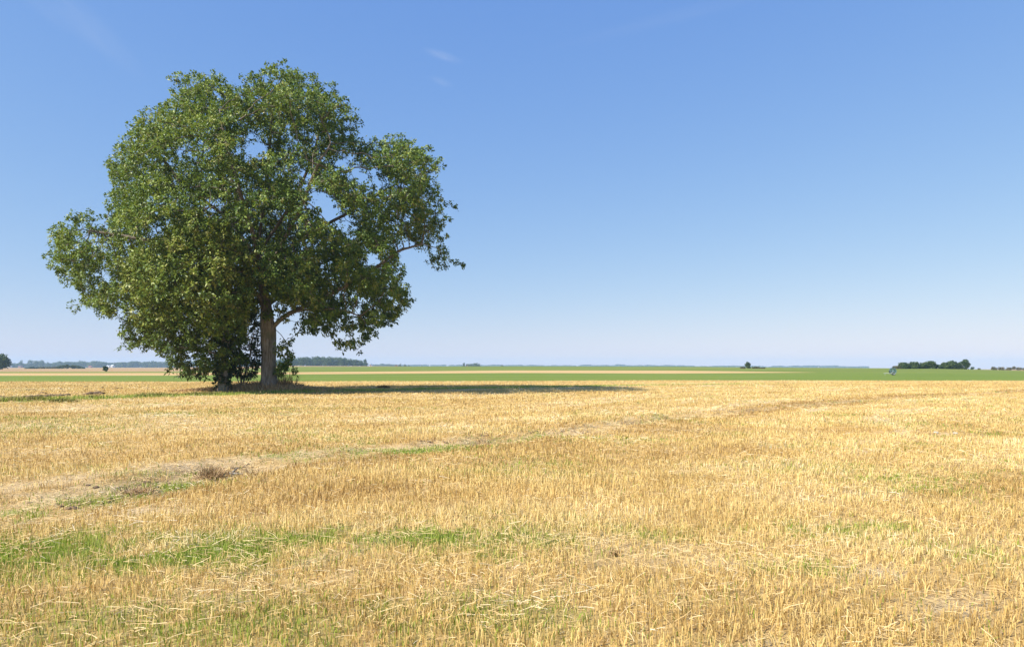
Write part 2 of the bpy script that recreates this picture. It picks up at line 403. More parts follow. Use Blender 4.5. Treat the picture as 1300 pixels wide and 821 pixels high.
def blades(name, x, y, z, h, w, lean, yaw, mat, tint, r, bend=0.0, prism=None, label=None):
    "upright blades; each a two-segment leaf-like strip"
    n = len(x)
    ly = r.random(n) * 2 * np.pi
    dx, dy = np.cos(ly) * lean, np.sin(ly) * lean
    cx, sx = np.cos(yaw) * w / 2, np.sin(yaw) * w / 2
    top = np.stack([x + dx * h, y + dy * h, z + h * np.sqrt(np.clip(1 - lean ** 2, 0.05, 1))], 1)
    midp = np.stack([x + dx * h * 0.45 * (1 - bend), y + dy * h * 0.45 * (1 - bend), z + h * 0.55], 1)
    base = np.stack([x, y, z - 0.01], 1)
    sd = np.stack([cx, sx, np.zeros(n)], 1)
    tp = 0.85 if bend == 0 else 0.15
    V = np.stack([base - sd, base + sd, midp + sd, midp - sd, top + sd * tp, top - sd * tp], 1).reshape(-1, 3)
    b = np.arange(n)[:, None] * 6
    Fc = np.concatenate([b + [0, 1, 2, 3], b + [3, 2, 4, 5]], 0)
    o = mesh_obj(name, V, Fc, mat, fattrs=dict(tint=np.concatenate([tint, tint])))
    return o

def stubble():
    x, y, r = fan_points(0, 3.6, 92, 1.55, 1450, 7.0, seed=3)
    # drill rows, slightly oblique to the view, plus clumping into plants
    ang = math.radians(138); u = x * math.cos(ang) + y * math.sin(ang)
    row = 0.14; k = np.round(u / row) * row; pull = np.where(y < 16, 0.25, 0.0)
    du = (k - u) * pull; x = x + du * math.cos(ang); y = y + du * math.sin(ang)
    mk = near_masks(x, y)
    keep = r.random(len(x)) > np.clip(mk['A'] * 0.80 + mk['B'] * 0.75 + mk['C'] * 0.7 + mk['K'] * 0.9 + mk['green'] * 0.85 + mk['lay'] * 0.6 + mk['pale'] * 0.45, 0, 0.97)
    keep &= fbm(x * 2.6, y * 2.6, 71, 3) > r.random(len(x)) * 0.42 + 0.12
    keep &= y < Yb1(CX + F * x / y) - 0.6
    x, y = x[keep], y[keep]; mk = {a: b[keep] for a, b in mk.items()}
    z = zterrain(x, y, mk); n = len(x)
    hh = 0.045 + 0.085 * (1 - mk['lay'] * 0.5) *  fbm(x * 0.5, y * 0.5, 81, 3) + 0.05 * (fbm(x * 2.2, y * 2.2, 83, 2) - 0.5)
    h = hh * (0.55 + 0.75 * r.random(n)) * (1 - 0.45 * mk['green'])
    w = (0.0034 + 0.0036 * r.random(n)) * np.clip(y / 7.0, 1, 9) ** 0.80
    w = w * 0.92
    lean = np.abs(r.normal(0, 0.30, n)).clip(0, 0.9); flat = r.random(n) < 0.22 + 0.3 * mk['lay']; lean[flat] = 0.55 + 0.4 * r.random(flat.sum())
    yaw = r.normal(0, 0.8, n)
    # stalk tint turns darker and browner right along the tracks
    fr = np.clip(dist_line(x, y, TRACK_A), 0, 2.2); fringe = np.exp(-((fr - 0.7) / 0.6) ** 2) * 0.55 + np.exp(-(dist_line(x, y, TRACK_B) / 0.7) ** 2) * 0.35
    tint = np.clip(r.beta(2.0, 2.0, n) * 0.85 + 0.16 - fringe * 0.8 + (fbm(x * 0.10, y * 0.45, 101, 4) - 0.5) * 0.6 + (mk['band'] - 0.5) * 0.75, 0, 1)
    o = blades('stubble', x, y, z, h, w, lean, yaw, M['stubble'], tint, r)
    tag(o, 'golden cut straw stalks standing all over the field', 'stubble', kind='stuff')
stubble()
print('T stubble() %.1f' % (time.time() - _t0))

def sticks(name, x, y, z, L, w, mat, tint, r, tilt=0.25, curve=0.1):
    n = len(x); a = r.random(n) * 2 * np.pi; t = r.normal(0, tilt, n)
    d = np.stack([np.cos(a) * np.cos(t), np.sin(a) * np.cos(t), np.abs(np.sin(t))], 1)
    c = np.stack([x, y, z], 1); s = np.stack([-np.sin(a), np.cos(a), np.zeros(n)], 1) * (w / 2)[:, None]
    up = np.zeros((n, 3)); up[:, 2] = w * 0.7
    bend = s / (w / 2)[:, None] * (L * r.normal(0, curve, n))[:, None]
    p0 = c; p1 = c + d * L[:, None] * 0.5 + bend + up; p2 = c + d * L[:, None]
    V = np.stack([p0 - s, p0 + s, p0 + up, p1 - s, p1 + s, p1 + up, p2 - s, p2 + s, p2 + up], 1).reshape(-1, 3)
    b = np.arange(n)[:, None] * 9
    qs = [[0, 3, 5, 2], [2, 5, 4, 1], [3, 6, 8, 5], [5, 8, 7, 4]]
    Fc = np.concatenate([b + q for q in qs], 0)
    return mesh_obj(name, V, Fc, mat, fattrs=dict(tint=np.tile(tint, 4)))

def loose():
    x, y, r = fan_points(0, 3.6, 60, 1.9, 360, 7.0, seed=5)
    mk = near_masks(x, y)
    pr = 0.17 + mk['pale'] * 0.8 + mk['lay'] * 0.5 + mk['A'] * 0.6 + 0.5 * sstep(0.5, 0.68, fbm(x * 0.8, y * 0.8, 91))
    pr = pr * (1 - 0.8 * mk['K'])
    k = r.random(len(x)) < pr; x, y = x[k], y[k]; mk = {a: b[k] for a, b in mk.items()}; n = len(x)
    z = zterrain(x, y, mk) + 0.01 + 0.07 * r.random(n) * (1 - mk['A']) * (1 - mk['pale'] * 0.5)
    o = sticks('loose_straw', x, y, z, (0.04 + 0.12 * r.random(n) ** 2.0) * np.clip(y / 12, 1, 2), (0.0024 + 0.0026 * r.random(n)) * np.clip(y / 7, 1, 8) ** 0.8, M['litter'], r.random(n), r, 0.22)
    tag(o, 'pale loose straw strewn between the stubble rows', 'straw', kind='stuff')
loose()
print('T loose() %.1f' % (time.time() - _t0))

def green_growth():
    x, y, r = fan_points(0, 3.6, 75, 1.7, 2300, 6.5, seed=9)
    mk = near_masks(x, y)
    k = r.random(len(x)) < np.clip(mk['green'] * 1.1, 0, 1) * (1 - mk['pale'] * 0.5) + 0.02
    x, y = x[k], y[k]; mk = {a: b[k] for a, b in mk.items()}; n = len(x); z = zterrain(x, y, mk)
    tall = mk['K'] * np.interp(x, [-40, -26, -20, -10, 20], [0.30, 0.30, 0.12, 0.06, 0.05])
    h = (0.025 + 0.055 * r.random(n)) + tall * r.random(n)
    w = (0.004 + 0.004 * r.random(n)) * np.clip(y / 7.0, 1, 8) ** 0.85
    o = blades('grass', x, y, z, h, w, np.abs(r.normal(0.3, 0.25, n)).clip(0, 0.9), r.random(n) * 3.14, M['grass'], np.clip(r.beta(2, 2.5, n) + 0.25 * (y > 30), 0, 1), r, bend=0.5)
    tag(o, 'short green grass coming up through the stubble', 'grass', kind='stuff')
green_growth()
print('T green_growth() %.1f' % (time.time() - _t0))

def dry_grass():
    r = np.random.default_rng(15); n = 11000
    x = -17.6 + r.normal(0, 2.9, n); y = 50.0 + r.normal(0, 0.9, n)
    k = (x > -24) & (x < -12) & (y < 52); x, y = x[k], y[k]; n = len(x); z = zat(x, y)
    h = 0.10 + 0.60 * r.random(n) ** 2 * np.exp(-((x + 17.9) / 3.8) ** 2) * (0.4 + fbm(x * 1.4, y * 1.4, 5, 3))
    o = blades('dry_grass', x, y, z, h, 0.02 + 0.03 * r.random(n), np.abs(r.normal(0.3, 0.25, n)).clip(0, 0.9), r.random(n) * 3.14, M['dry'], r.random(n), r, bend=0.6)
    tag(o, 'long dry brown grass on the mound round the trunks', 'grass', kind='stuff')
    # tall dull grass along the left end of the bank
    x = -27 + r.random(9000) * 1.0 * 0 + r.uniform(-14, 9, 9000); P_ = line_pts(BANK); yb = np.interp(x, P_[:, 0], P_[:, 1])
    y = yb - 0.6 + r.normal(0, 0.45, 9000)
    k = fbm(x * 0.8, y * 0.8, 7) > 0.42; x, y = x[k], y[k]; n = len(x)
    o = blades('bank_grass', x, y, zat(x, y), 0.06 + 0.24 * r.random(n), 0.02 + 0.02 * r.random(n), np.abs(r.normal(0.5, 0.3, n)).clip(0, 0.95), r.random(n) * 3.14, M['bank'], r.random(n), r, bend=0.5)
    tag(o, 'taller dull green grass along the bank at the left', 'grass', kind='stuff')
dry_grass()
print('T dry_grass() %.1f' % (time.time() - _t0))

# soil clods on the left (a turned furrow) and pale lumps in the track
def lumps(name, pts, mat, seed, label=None, cat=None, kind=None, rough=0.25):
    r = np.random.default_rng(seed); t = (1 + 5 ** .5) / 2
    ico = np.array([(-1,t,0),(1,t,0),(-1,-t,0),(1,-t,0),(0,-1,t),(0,1,t),(0,-1,-t),(0,1,-t),(t,0,-1),(t,0,1),(-t,0,-1),(-t,0,1)], float) / 1.9
    fc = np.array([(0,11,5),(0,5,1),(0,1,7),(0,7,10),(0,10,11),(1,5,9),(5,11,4),(11,10,2),(10,7,6),(7,1,8),(3,9,4),(3,4,2),(3,2,6),(3,6,8),(3,8,9),(4,9,5),(2,4,11),(6,2,10),(8,6,7),(9,8,1)])
    # one subdivision for an uneven, not crystalline outline
    edge = {}; v = [tuple(p) for p in ico]; nf = []
    def midv(a, b):
        k = (min(a, b), max(a, b))
        if k not in edge:
            m = (np.array(v[a]) + np.array(v[b])) / 2; m /= np.linalg.norm(m); edge[k] = len(v); v.append(tuple(m))
        return edge[k]
    for a, b, c in fc:
        ab, bc, ca = midv(a, b), midv(b, c), midv(c, a); nf += [(a, ab, ca), (b, bc, ab), (c, ca, bc), (ab, bc, ca)]
    v = np.array(v); nf = np.array(nf); V = []; Fc = []
    for i, (x, y, z, s) in enumerate(pts):
        d = v * (1 + r.normal(0, rough, (len(v), 1)) * 0.6) * np.array([1.0 + r.random() * .5, 1.0, 0.55]) * s
        a = r.random() * 6.28; c, q = math.cos(a), math.sin(a)
        d = np.stack([d[:, 0] * c - d[:, 1] * q, d[:, 0] * q + d[:, 1] * c, d[:, 2]], 1)
        V.append(d + (x, y, z)); Fc.append(nf + i * len(v))
    o = mesh_obj(name, np.concatenate(V), np.concatenate(Fc), mat, loc=tuple(pts[0][:3]) if len(pts) == 1 else None, smooth=len(pts) == 1)
    return tag(o, label, cat, kind=kind)
r = np.random.default_rng(4); pts = []
for i in range(260):
    px = r.uniform(-60, 135); py = np.interp(px, [-60, 20, 135], [507.5, 505, 499.8]) + r.normal(0, 0.6)
    if vnoise(np.array([px / 9.0]), np.array([0.0]), 3)[0] < 0.38: continue
    x, y = G(px, py); pts.append((x, y, zat(x, y)[0] + 0.03, 0.06 + 0.20 * r.random() ** 2))
for i in range(60):
    px = r.uniform(20, 190); py = r.uniform(488, 500); x, y = G(px, py); pts.append((x, y, zat(x, y)[0] + 0.02, 0.05 + 0.10 * r.random()))
lumps('soil_clods', pts, M['clod'], 2, 'dark soil clods turned up along the bank at the left', 'soil', 'stuff')
pts = []
for i in range(240):
    c = [(655, 548, 28, 1.6), (610, 552, 18, 1.5), (560, 558, 40, 2.0), (720, 546, 20, 1.2), (190, 612, 50, 6), (300, 590, 20, 4), (100, 632, 60, 5)][i % 7]
    px = r.normal(c[0], c[2] * .6); py = r.normal(c[1], c[3] * .7); x, y = G(px, py); pts.append((x, y, zat(x, y)[0], 0.015 + 0.03 * r.random()))
lumps('track_clods', pts, M['clod'], 3, 'small crumbs of soil lying in the wheel track', 'soil', 'stuff')
for (px, py, s, lab) in ((1188, 550.5, 0.065, 'larger pale stone lying in the stubble near the right edge'), (1213, 552, 0.045, 'smaller pale stone just right of the larger pale stone')):
    x, y = G(px, py); lumps('stone', [(x, y, zat(x, y)[0] + 0.06 + s * .3, s)], M['stone'], int(px), lab, 'stone', rough=0.12)

# ------------------------------------------------------------------ weeds and dead twigs
def twig_clump(name, px, py, wpx, hpx, n, label, seed, Y=None, mat=None, cat='weeds', w=0.008, erect=0.6):
    r = np.random.default_rng(seed)
    if Y is None: x0, y0 = G(px, py)
    else: x0, y0 = (px - CX) / F * Y, Y
    W = wpx * y0 / F; H = hpx * y0 / F; z0 = zat(x0, y0)[0]
    x = x0 + r.normal(0, W * 0.28, n); y = y0 + r.normal(0, W * 0.25, n); z = np.full(n, z0) + 0.01
    out = np.arctan2(y - y0, x - x0) + r.normal(0, 1.3, n); L = H * (0.25 + 0.75 * r.random(n)) ; t = erect + r.normal(0, 0.5, n)
    d = np.stack([np.cos(out) * np.cos(t), np.sin(out) * np.cos(t), np.abs(np.sin(t))], 1) * L[:, None]
    c = np.stack([x, y, z], 1); s = np.stack([-np.sin(out), np.cos(out), np.zeros(n)], 1) * w * (0.6 + r.random((n, 1)))
    up = np.cross(d, s); up = up / np.linalg.norm(up, axis=1)[:, None] * w
    p1 = c + d * 0.55 + np.array([0, 0, 1]) * L[:, None] * 0.08
    V = np.stack([c - s, c + s, c + up, p1 - s * .8, p1 + s * .8, p1 + up * .8, c + d], 1).reshape(-1, 3); b = np.arange(n)[:, None] * 7
    Fc = np.concatenate([b + q for q in ([0, 3, 5, 2], [2, 5, 4, 1], [3, 6, 6, 5], [5, 6, 6, 4])], 0)
    tri = Fc.copy(); q4 = np.concatenate([b + q for q in ([0, 3, 5, 2], [2, 5, 4, 1])], 0); t3 = np.concatenate([b + q for q in ([3, 6, 5], [5, 6, 4])], 0)
    allt = np.concatenate([q4[:, [0, 1, 2]], q4[:, [0, 2, 3]], t3], 0)
    tin = r.random(n); o = mesh_obj(name, V, allt, mat or M['weed'], fattrs=dict(tint=np.tile(tin, 6)), loc=(x0, y0, z0))
    return tag(o, label, cat)
twig_clump('dead_weed', 272, 602, 34, 20, 520, 'largest dark brown clump of dead weed stems beside the wheel track', 1, erect=0.7, w=0.004)
twig_clump('dead_weed', 176, 618, 34, 16, 400, 'low brown dead weed tuft left of the largest dead weed clump', 2, erect=0.2, w=0.004)
twig_clump('dead_weed', 325, 604, 34, 18, 200, 'thin tawny weed tuft right of the largest dead weed clump', 3, erect=0.5, w=0.004)
twig_clump('dead_weed', 779, 706, 16, 10, 60, 'small dark weed tuft between stubble rows in the foreground', 4, erect=0.8, w=0.004)
twig_clump('dead_brush', 362, 497, 22, 26, 320, 'brown leafless brush against the right side of the thick trunk', 5, w=0.014, erect=0.9, cat='brush')
twig_clump('dead_brush', 379, 497, 14, 9, 320, 'low round brown tuft right of the brush by the thick trunk', 6, w=0.02, erect=0.8, cat='brush')
twig_clump('dead_brush', 487, 493, 13, 6, 420, 'small reddish brown tuft behind the tree shadow', 7, w=0.02, erect=0.9, cat='brush')
twig_clump('dead_brush', 82, 512, 26, 7, 500, 'dark tuft of rank grass on the bank at the left', 8, w=0.02, erect=0.8, cat='tuft', mat=M['bank'])
def stalk_root():
    x0, y0 = G(290, 600); z0 = zat(x0, y0)[0]; m = MB()
    for (dx, dz, L) in ((-0.02, 0.10, .0), ):
        m.tube([(x0, y0, z0), (x0 + .07, y0 - .02, z0 + .05), (x0 + .16, y0 - .03, z0 + .13)], [.022, .018, .010], 6)
        m.tube([(x0 + .02, y0 - .02, z0 + .03), (x0 + .16, y0 - .06, z0 + .035), (x0 + .27, y0 - .08, z0 + .03)], [.024, .022, .014], 6)
    me = m.build('dead_branch', M['bark']); tag(me, 'forked piece of dead branch lying beside the largest dead weed clump', 'branch')
stalk_root()

# ------------------------------------------------------------------ trees
AX = (math.sin(math.atan2(-17.5, 50)), math.cos(math.atan2(-17.5, 50)))      # depth axis of the tree group
def poly_tools(poly):
    A = np.array(poly, float); B = np.roll(A, -1, 0)
    def inside(p):
        c = np.zeros(len(p), bool)
        for a, b in zip(A, B):
            m = ((a[1] > p[:, 1]) != (b[1] > p[:, 1])) & (p[:, 0] < (b[0] - a[0]) * (p[:, 1] - a[1]) / (b[1] - a[1] + 1e-12) + a[0]); c ^= m
        return c
    def dist(p):
        d = np.full(len(p), 1e9)
        for a, b in zip(A, B):
            ab = b - a; t = np.clip(((p - a) @ ab) / (ab @ ab), 0, 1); q = a + t[:, None] * ab
            d = np.minimum(d, np.hypot(*(p - q).T))
        return d
    return inside, dist

def make_lobes(poly, Y0, depth, edge, rmax, rmin, spacing, seed, gaps=(), ntry=60000, fill=0.35, dfac=None, big=0, front=None, bigsp=0.66, rag=0.0):
    r = np.random.default_rng(seed); ins, dist = poly_tools(poly); A = np.array(poly, float)
    p = np.stack([r.uniform(A[:, 0].min(), A[:, 0].max(), ntry), r.uniform(A[:, 1].min(), A[:, 1].max(), ntry)], 1)
    p = p[ins(p)]; m2p = F / Y0; e = dist(p) / m2p; t = r.uniform(-1, 1, len(p))
    hd = depth * np.sqrt(1 - (1 - np.clip(e / edge, 0, 1)) ** 2) * (dfac(p) if dfac else 1.0); yy = Y0 + t * hd
    rad = np.clip(e * 0.9, rmin, rmax * r.uniform(0.7, 1, len(p)))
    deep = np.minimum(e, (1 - np.abs(t)) * hd)
    dy = yy - Y0; lat = (p[:, 0] - A[:, 0].mean()) / m2p; up = (HZ - p[:, 1]) / m2p
    e = e - np.hypot(lat, up) * np.clip(-dy, 0, 99) / (Y0 + dy) * 0.9
    if big:
        bc = []; br = []
        o = r.permutation(len(p))[:9000]
        for j in o:
            if e[j] < 0.5: continue
            q = min(big * r.uniform(.75, 1.15), e[j] + 0.9); c3 = np.array([lat[j], dy[j], up[j]])
            if bc and (np.linalg.norm(np.array(bc) - c3, axis=1) < (q + np.array(br)) * bigsp).any(): continue
            bc.append(c3); br.append(q)
        P3 = np.stack([lat, dy, up], 1); best = np.full(len(p), 9.0); under = np.zeros(len(p))
        for c3, q in zip(bc, br):
            dd = np.linalg.norm((P3 - c3) * (1, 1, 1.15), axis=1) / q; mm = dd < best
            best = np.where(mm, dd, best); under = np.where(mm, (P3[:, 2] - c3[2]) / q, under)
        e = np.where((under < -0.35) & (r.random(len(p)) < 0.75), -1, e)
        e = np.where((e < 1.3) & (r.random(len(p)) < rag), -1, e)
        e = np.where(best < 0.97, e, -1)
        e = np.where((best < 0.6) & (r.random(len(p)) < 0.80), -1, e)
        print('big lobes', len(bc))
    if front is not None: e = np.where((dy < front[0]) & (p[:, 0] > front[1]) & (p[:, 0] < front[2]) & (p[:, 1] > front[3]), -1, e)
    kp = (e > 0.3) & ((deep < 3.2) | (r.random(len(p)) < fill))
    wx = (p[:, 0] - CX) / F * Y0 + AX[0] * dy; wy = Y0 + AX[1] * dy; gpx = CX + F * wx / wy; gpy = HZ + (p[:, 1] - HZ) * Y0 / wy
    for (gx, gy, gr) in gaps: kp &= ~((np.hypot(gpx - gx, gpy - gy) < gr + rad * m2p * 0.8) & (r.random(len(p)) < 0.97))
    p, yy, rad = p[kp], yy[kp], rad[kp]
    ax = AX[0] * (yy - Y0); C = np.stack([(p[:, 0] - CX) / F * Y0 + ax, Y0 + AX[1] * (yy - Y0), CH - (p[:, 1] - HZ) / F * Y0], 1)
    out = []; R = []
    for c, q in zip(C, rad):
        if out:
            O = np.array(out); d = np.linalg.norm(O - c, axis=1)
            if (d < spacing * (q + np.array(R)) * 0.5).any(): continue
        out.append(c); R.append(q)
    return np.array(out), np.array(R)

def attract(C, R, k, seed, sq=0.8):
    r = np.random.default_rng(seed); P_ = []
    for c, q in zip(C, R):
        n = max(2, int(k * q * q)); d = r.normal(size=(n, 3)); d /= np.linalg.norm(d, axis=1)[:, None]
        d[:, 2] = np.where(d[:, 2] < -0.2, d[:, 2] * 0.6, d[:, 2])
        P_.append(c + d * (q * (0.35 + 0.65 * r.random((n, 1)) ** 0.5)) * (1, 1, sq))
    return np.concatenate(P_)

def colonize(seed_chains, att, step=0.42, kill=0.55, iters=140, seed=0):
    "seed_chains: polylines; each first point must lie on an earlier chain"
    r = np.random.default_rng(seed); N = []; par = []
    for ch in seed_chains:
        ch = np.array(ch, float); first = 0
        if N:
            j = int(np.argmin(np.linalg.norm(np.array(N) - ch[0], axis=1))); prev = j
        else: N.append(ch[0]); par.append(-1); prev = 0
        pts = [ch[0]]
        for a, b in zip(ch[:-1], ch[1:]):
            L = np.linalg.norm(b - a); k = max(1, int(L / step))
            for i in range(1, k + 1): pts.append(a + (b - a) * i / k)
        pts = np.array(pts)
        for _ in range(3): pts[1:-1] = (pts[:-2] + 2 * pts[1:-1] + pts[2:]) / 4
        pts[1:] += np.cumsum(r.normal(0, 0.02, (len(pts) - 1, 3)), 0)
        for q in pts[1:]: N.append(q); par.append(prev); prev = len(N) - 1
    cap = len(N) + 30000; Nn = np.zeros((cap, 3)); Nn[:len(N)] = N; n = len(N); par = par + [0] * (cap - n)
    alive = np.ones(len(att), bool); bd = np.full(len(att), 1e9); bi = np.zeros(len(att), int)
    def upd(lo, hi):
        for s in range(lo, hi, 400):
            e = min(hi, s + 400); idx = np.where(alive)[0]
            if not len(idx): return
            d = np.linalg.norm(att[idx][:, None] - Nn[s:e][None], axis=2); j = d.argmin(1); dm = d[np.arange(len(idx)), j]
            m = dm < bd[idx]; bd[idx[m]] = dm[m]; bi[idx[m]] = s + j[m]
    upd(0, n); tried = {}
    for it in range(iters):
        alive &= bd > kill
        idx = np.where(alive)[0]
        if not len(idx): break
        v = att[idx] - Nn[bi[idx]]; v /= np.linalg.norm(v, axis=1)[:, None] + 1e-9
        S = np.zeros((n, 3)); np.add.at(S, bi[idx], v); us = np.unique(bi[idx])
        new0 = n
        for u in us:
            if tried.get(u, 0) > 5: alive[idx[bi[idx] == u]] = False; continue
            tried[u] = tried.get(u, 0) + 1
            d = S[u]; L = np.linalg.norm(d)
            if L < 1e-3: continue
            d = d / L + r.normal(0, 0.16, 3) + (0, 0, 0.02); d /= np.linalg.norm(d)
            if n >= cap: break
            Nn[n] = Nn[u] + d * step * r.uniform(0.8, 1.1); par[n] = int(u); n += 1
        upd(new0, n)
    return Nn[:n].copy(), np.array(par[:n])

def radii(N, par, tip=0.012, ex=2.35):
    n = len(N); acc = np.zeros(n); kids = np.zeros(n, int)
    for i in range(1, n): kids[par[i]] += 1
    acc[kids == 0] = tip ** ex
    # parents always precede children
    for i in range(n - 1, 0, -1): acc[par[i]] += acc[i] * 1.0
    return acc ** (1 / ex), kids

def skeleton_mesh(name, N, par, rad, mat, parent, origin, sel, sides=6):
    idx = np.where(sel)[0]; a = N[par[idx]]; b = N[idx]; ra = np.minimum(rad[par[idx]], rad[idx] * 1.35); rb = rad[idx]
    gp = par[par[idx]]; gp = np.where(gp < 0, 0, gp)
    db = b - a; L = np.linalg.norm(db, axis=1)[:, None] + 1e-9; db = db / L
    da = a - N[gp]; la = np.linalg.norm(da, axis=1)[:, None]; thick = (rad[idx] > rad[par[idx]] * 0.75)[:, None]
    da = np.where((la > 1e-6) & thick, da / (la + 1e-9), db); da = da + db; da /= np.linalg.norm(da, axis=1)[:, None] + 1e-9
    def ring(c, d, rr):
        ref = np.tile(np.array([0.31, 0.87, 0.39]), (len(c), 1)); u = np.cross(d, ref); u /= np.linalg.norm(u, axis=1)[:, None] + 1e-9; w = np.cross(d, u)
        th = np.arange(sides) * 2 * np.pi / sides
        return c[:, None] + (u[:, None] * np.cos(th)[None, :, None] + w[:, None] * np.sin(th)[None, :, None]) * rr[:, None, None]
    V = np.concatenate([ring(a, da, ra), ring(b + db * rb[:, None] * 0.3, db, rb)], 1).reshape(-1, 3)
    k = np.arange(len(idx))[:, None, None] * 2 * sides; s = np.arange(sides)[None]; s2 = (s + 1) % sides
    q = np.stack([s, s2, s2 + sides, s + sides], -1) + k
    return mesh_obj(name, V - np.array(origin), q.reshape(-1, 4), mat, parent=parent, smooth=True)

def foliage(name, C, dirs, nleaf, size, mat, parent, origin, seed, wide=0.42, spread=0.9, droop=0.15, tshift=None, small=0.25):
    "tufts of leaf-shaped faces: a folded kite per leaf"
    r = np.random.default_rng(seed); n = len(C); m = n * nleaf
    c = np.repeat(C, nleaf, 0); d = r.normal(size=(m, 3)) * spread + np.repeat(dirs, nleaf, 0); d[:, 2] -= droop * 0.3
    d /= np.linalg.norm(d, axis=1)[:, None]; L = size * r.uniform(0.65, 1.2, m)
    nb = np.repeat(dirs, nleaf, 0) + np.array([-0.45, -0.35, 0.75]) + r.normal(0, 0.55, (m, 3)); s = np.cross(d, nb); s /= np.linalg.norm(s, axis=1)[:, None]; w = L * wide * 0.5
    nn = np.cross(d, s); c = c + r.normal(0, small * size, (m, 3))
    dr = np.zeros((m, 3)); dr[:, 2] = -droop * L
    p0 = c + d * (0.08 * L)[:, None]; pm = c + d * (0.55 * L)[:, None] - nn * (0.08 * L)[:, None] + dr * 0.3; pt = c + d * L[:, None] + dr
    pl = c + d * (0.5 * L)[:, None] + s * w[:, None] + dr * 0.3; pr_ = c + d * (0.5 * L)[:, None] - s * w[:, None] + dr * 0.3
    V = np.stack([p0, pl, pt, pr_, pm], 1).reshape(-1, 3) - np.array(origin); b = np.arange(m)[:, None] * 5
    Fc = np.concatenate([b + [0, 4, 2, 1], b + [0, 3, 2, 4]], 0)
    t = np.repeat(r.random(n), nleaf) * 0.6 + r.random(m) * 0.4
    if tshift is not None: t = t + np.repeat(tshift, nleaf)
    t = np.clip(t, 0, 1)
    return mesh_obj(name, V, Fc, mat, parent=parent, fattrs=dict(tint=np.tile(t, 2)))

def outward(Pn, centre):
    d = Pn - centre; d /= np.linalg.norm(d, axis=1)[:, None] + 1e-6; d[:, 2] += 0.35
    return d * 0.8

def trunk_mesh(name, pts, rs, mat, parent, origin, seed, sides=28, flutes=5):
    "main bole: fluted, flared at the roots, slightly irregular"
    r = np.random.default_rng(seed); pts = np.array(pts, float); rs = np.array(rs, float)
    t = np.concatenate([[0], np.cumsum(np.linalg.norm(np.diff(pts, axis=0), axis=1))]); T = np.linspace(0, t[-1], 46)
    c = np.stack([np.interp(T, t, pts[:, i]) for i in range(3)], 1); R = np.interp(T, t, rs); th = np.arange(sides) * 2 * np.pi / sides
    ph = r.random() * 6; V = []
    for i in range(len(T)):
        fl = 0.055 + 0.16 * math.exp(-T[i] / 0.5)
        k = 1 + fl * np.sin(flutes * th + ph + 0.12 * T[i]) + 0.03 * np.sin(3 * th + T[i] * 1.7) + 0.02 * np.sin(9 * th - T[i] * 2.1) + 0.02 * r.normal(size=sides) * 0.3
        V.append(np.stack([c[i, 0] + np.cos(th) * R[i] * k, c[i, 1] + np.sin(th) * R[i] * k, np.full(sides, c[i, 2])], 1))
    V = np.concatenate(V) - np.array(origin); i = np.arange(len(T) - 1)[:, None] * sides; s = np.arange(sides)[None]; s2 = (s + 1) % sides
    Fc = np.stack([i + s, i + s2, i + s2 + sides, i + s + sides], -1).reshape(-1, 4)
    return mesh_obj(name, V, Fc, mat, parent=parent, smooth=True)

ASH = [(344,73),(352,88),(364,76),(372,92),(383,89),(402,98),(416,115),(437,124),(454,136),(465,159),(466,174),(478,177),(501,178),(525,183),(542,194),(560,212),(568,235),(562,250),(577,262),(580,270),(562,277),(564,289),(571,303),(588,310),(602,334),(590,346),(556,332),(536,316),(522,309),(510,333),(507,350),(522,362),(519,388),(507,409),(490,423),(472,429),(454,447),(445,456),(436,450),(422,432),(408,424),(395,430),(375,420),(358,414),(330,412),(300,420),(262,432),(240,440),(217,450),(208,447),(179,444),(160,447),(149,437),(146,426),(138,417),(123,406),(120,388),(98,400),(91,394),(84,372),(73,360),(67,327),(60,308),(69,291),(94,270),(117,262),(128,280),(140,272),(135,256),(143,241),(135,227),(133,212),(151,186),(162,171),(178,160),(190,151),(197,140),(208,123),(222,107),(237,95),(255,98),(270,103),(281,94),(295,100),(304,113),(313,104),(330,95),(336,78)]
GAPS = [(268, 270, 7), (262, 262, 4), (388, 226, 6), (402, 258, 6), (420, 272, 6), (438, 286, 4), (328, 188, 4), (316, 196, 3), (310, 250, 3), (516, 322, 6), (450, 392, 4), (430, 208, 4), (135, 352, 5), (160, 390, 6), (190, 412, 5), (150, 408, 4), (372, 402, 8), (352, 405, 5), (112, 300, 5), (128, 282, 5), (480, 235, 5), (230, 190, 3), (470, 330, 5), (430, 420, 4), (205, 300, 3), (455, 225, 4), (245, 330, 3)]

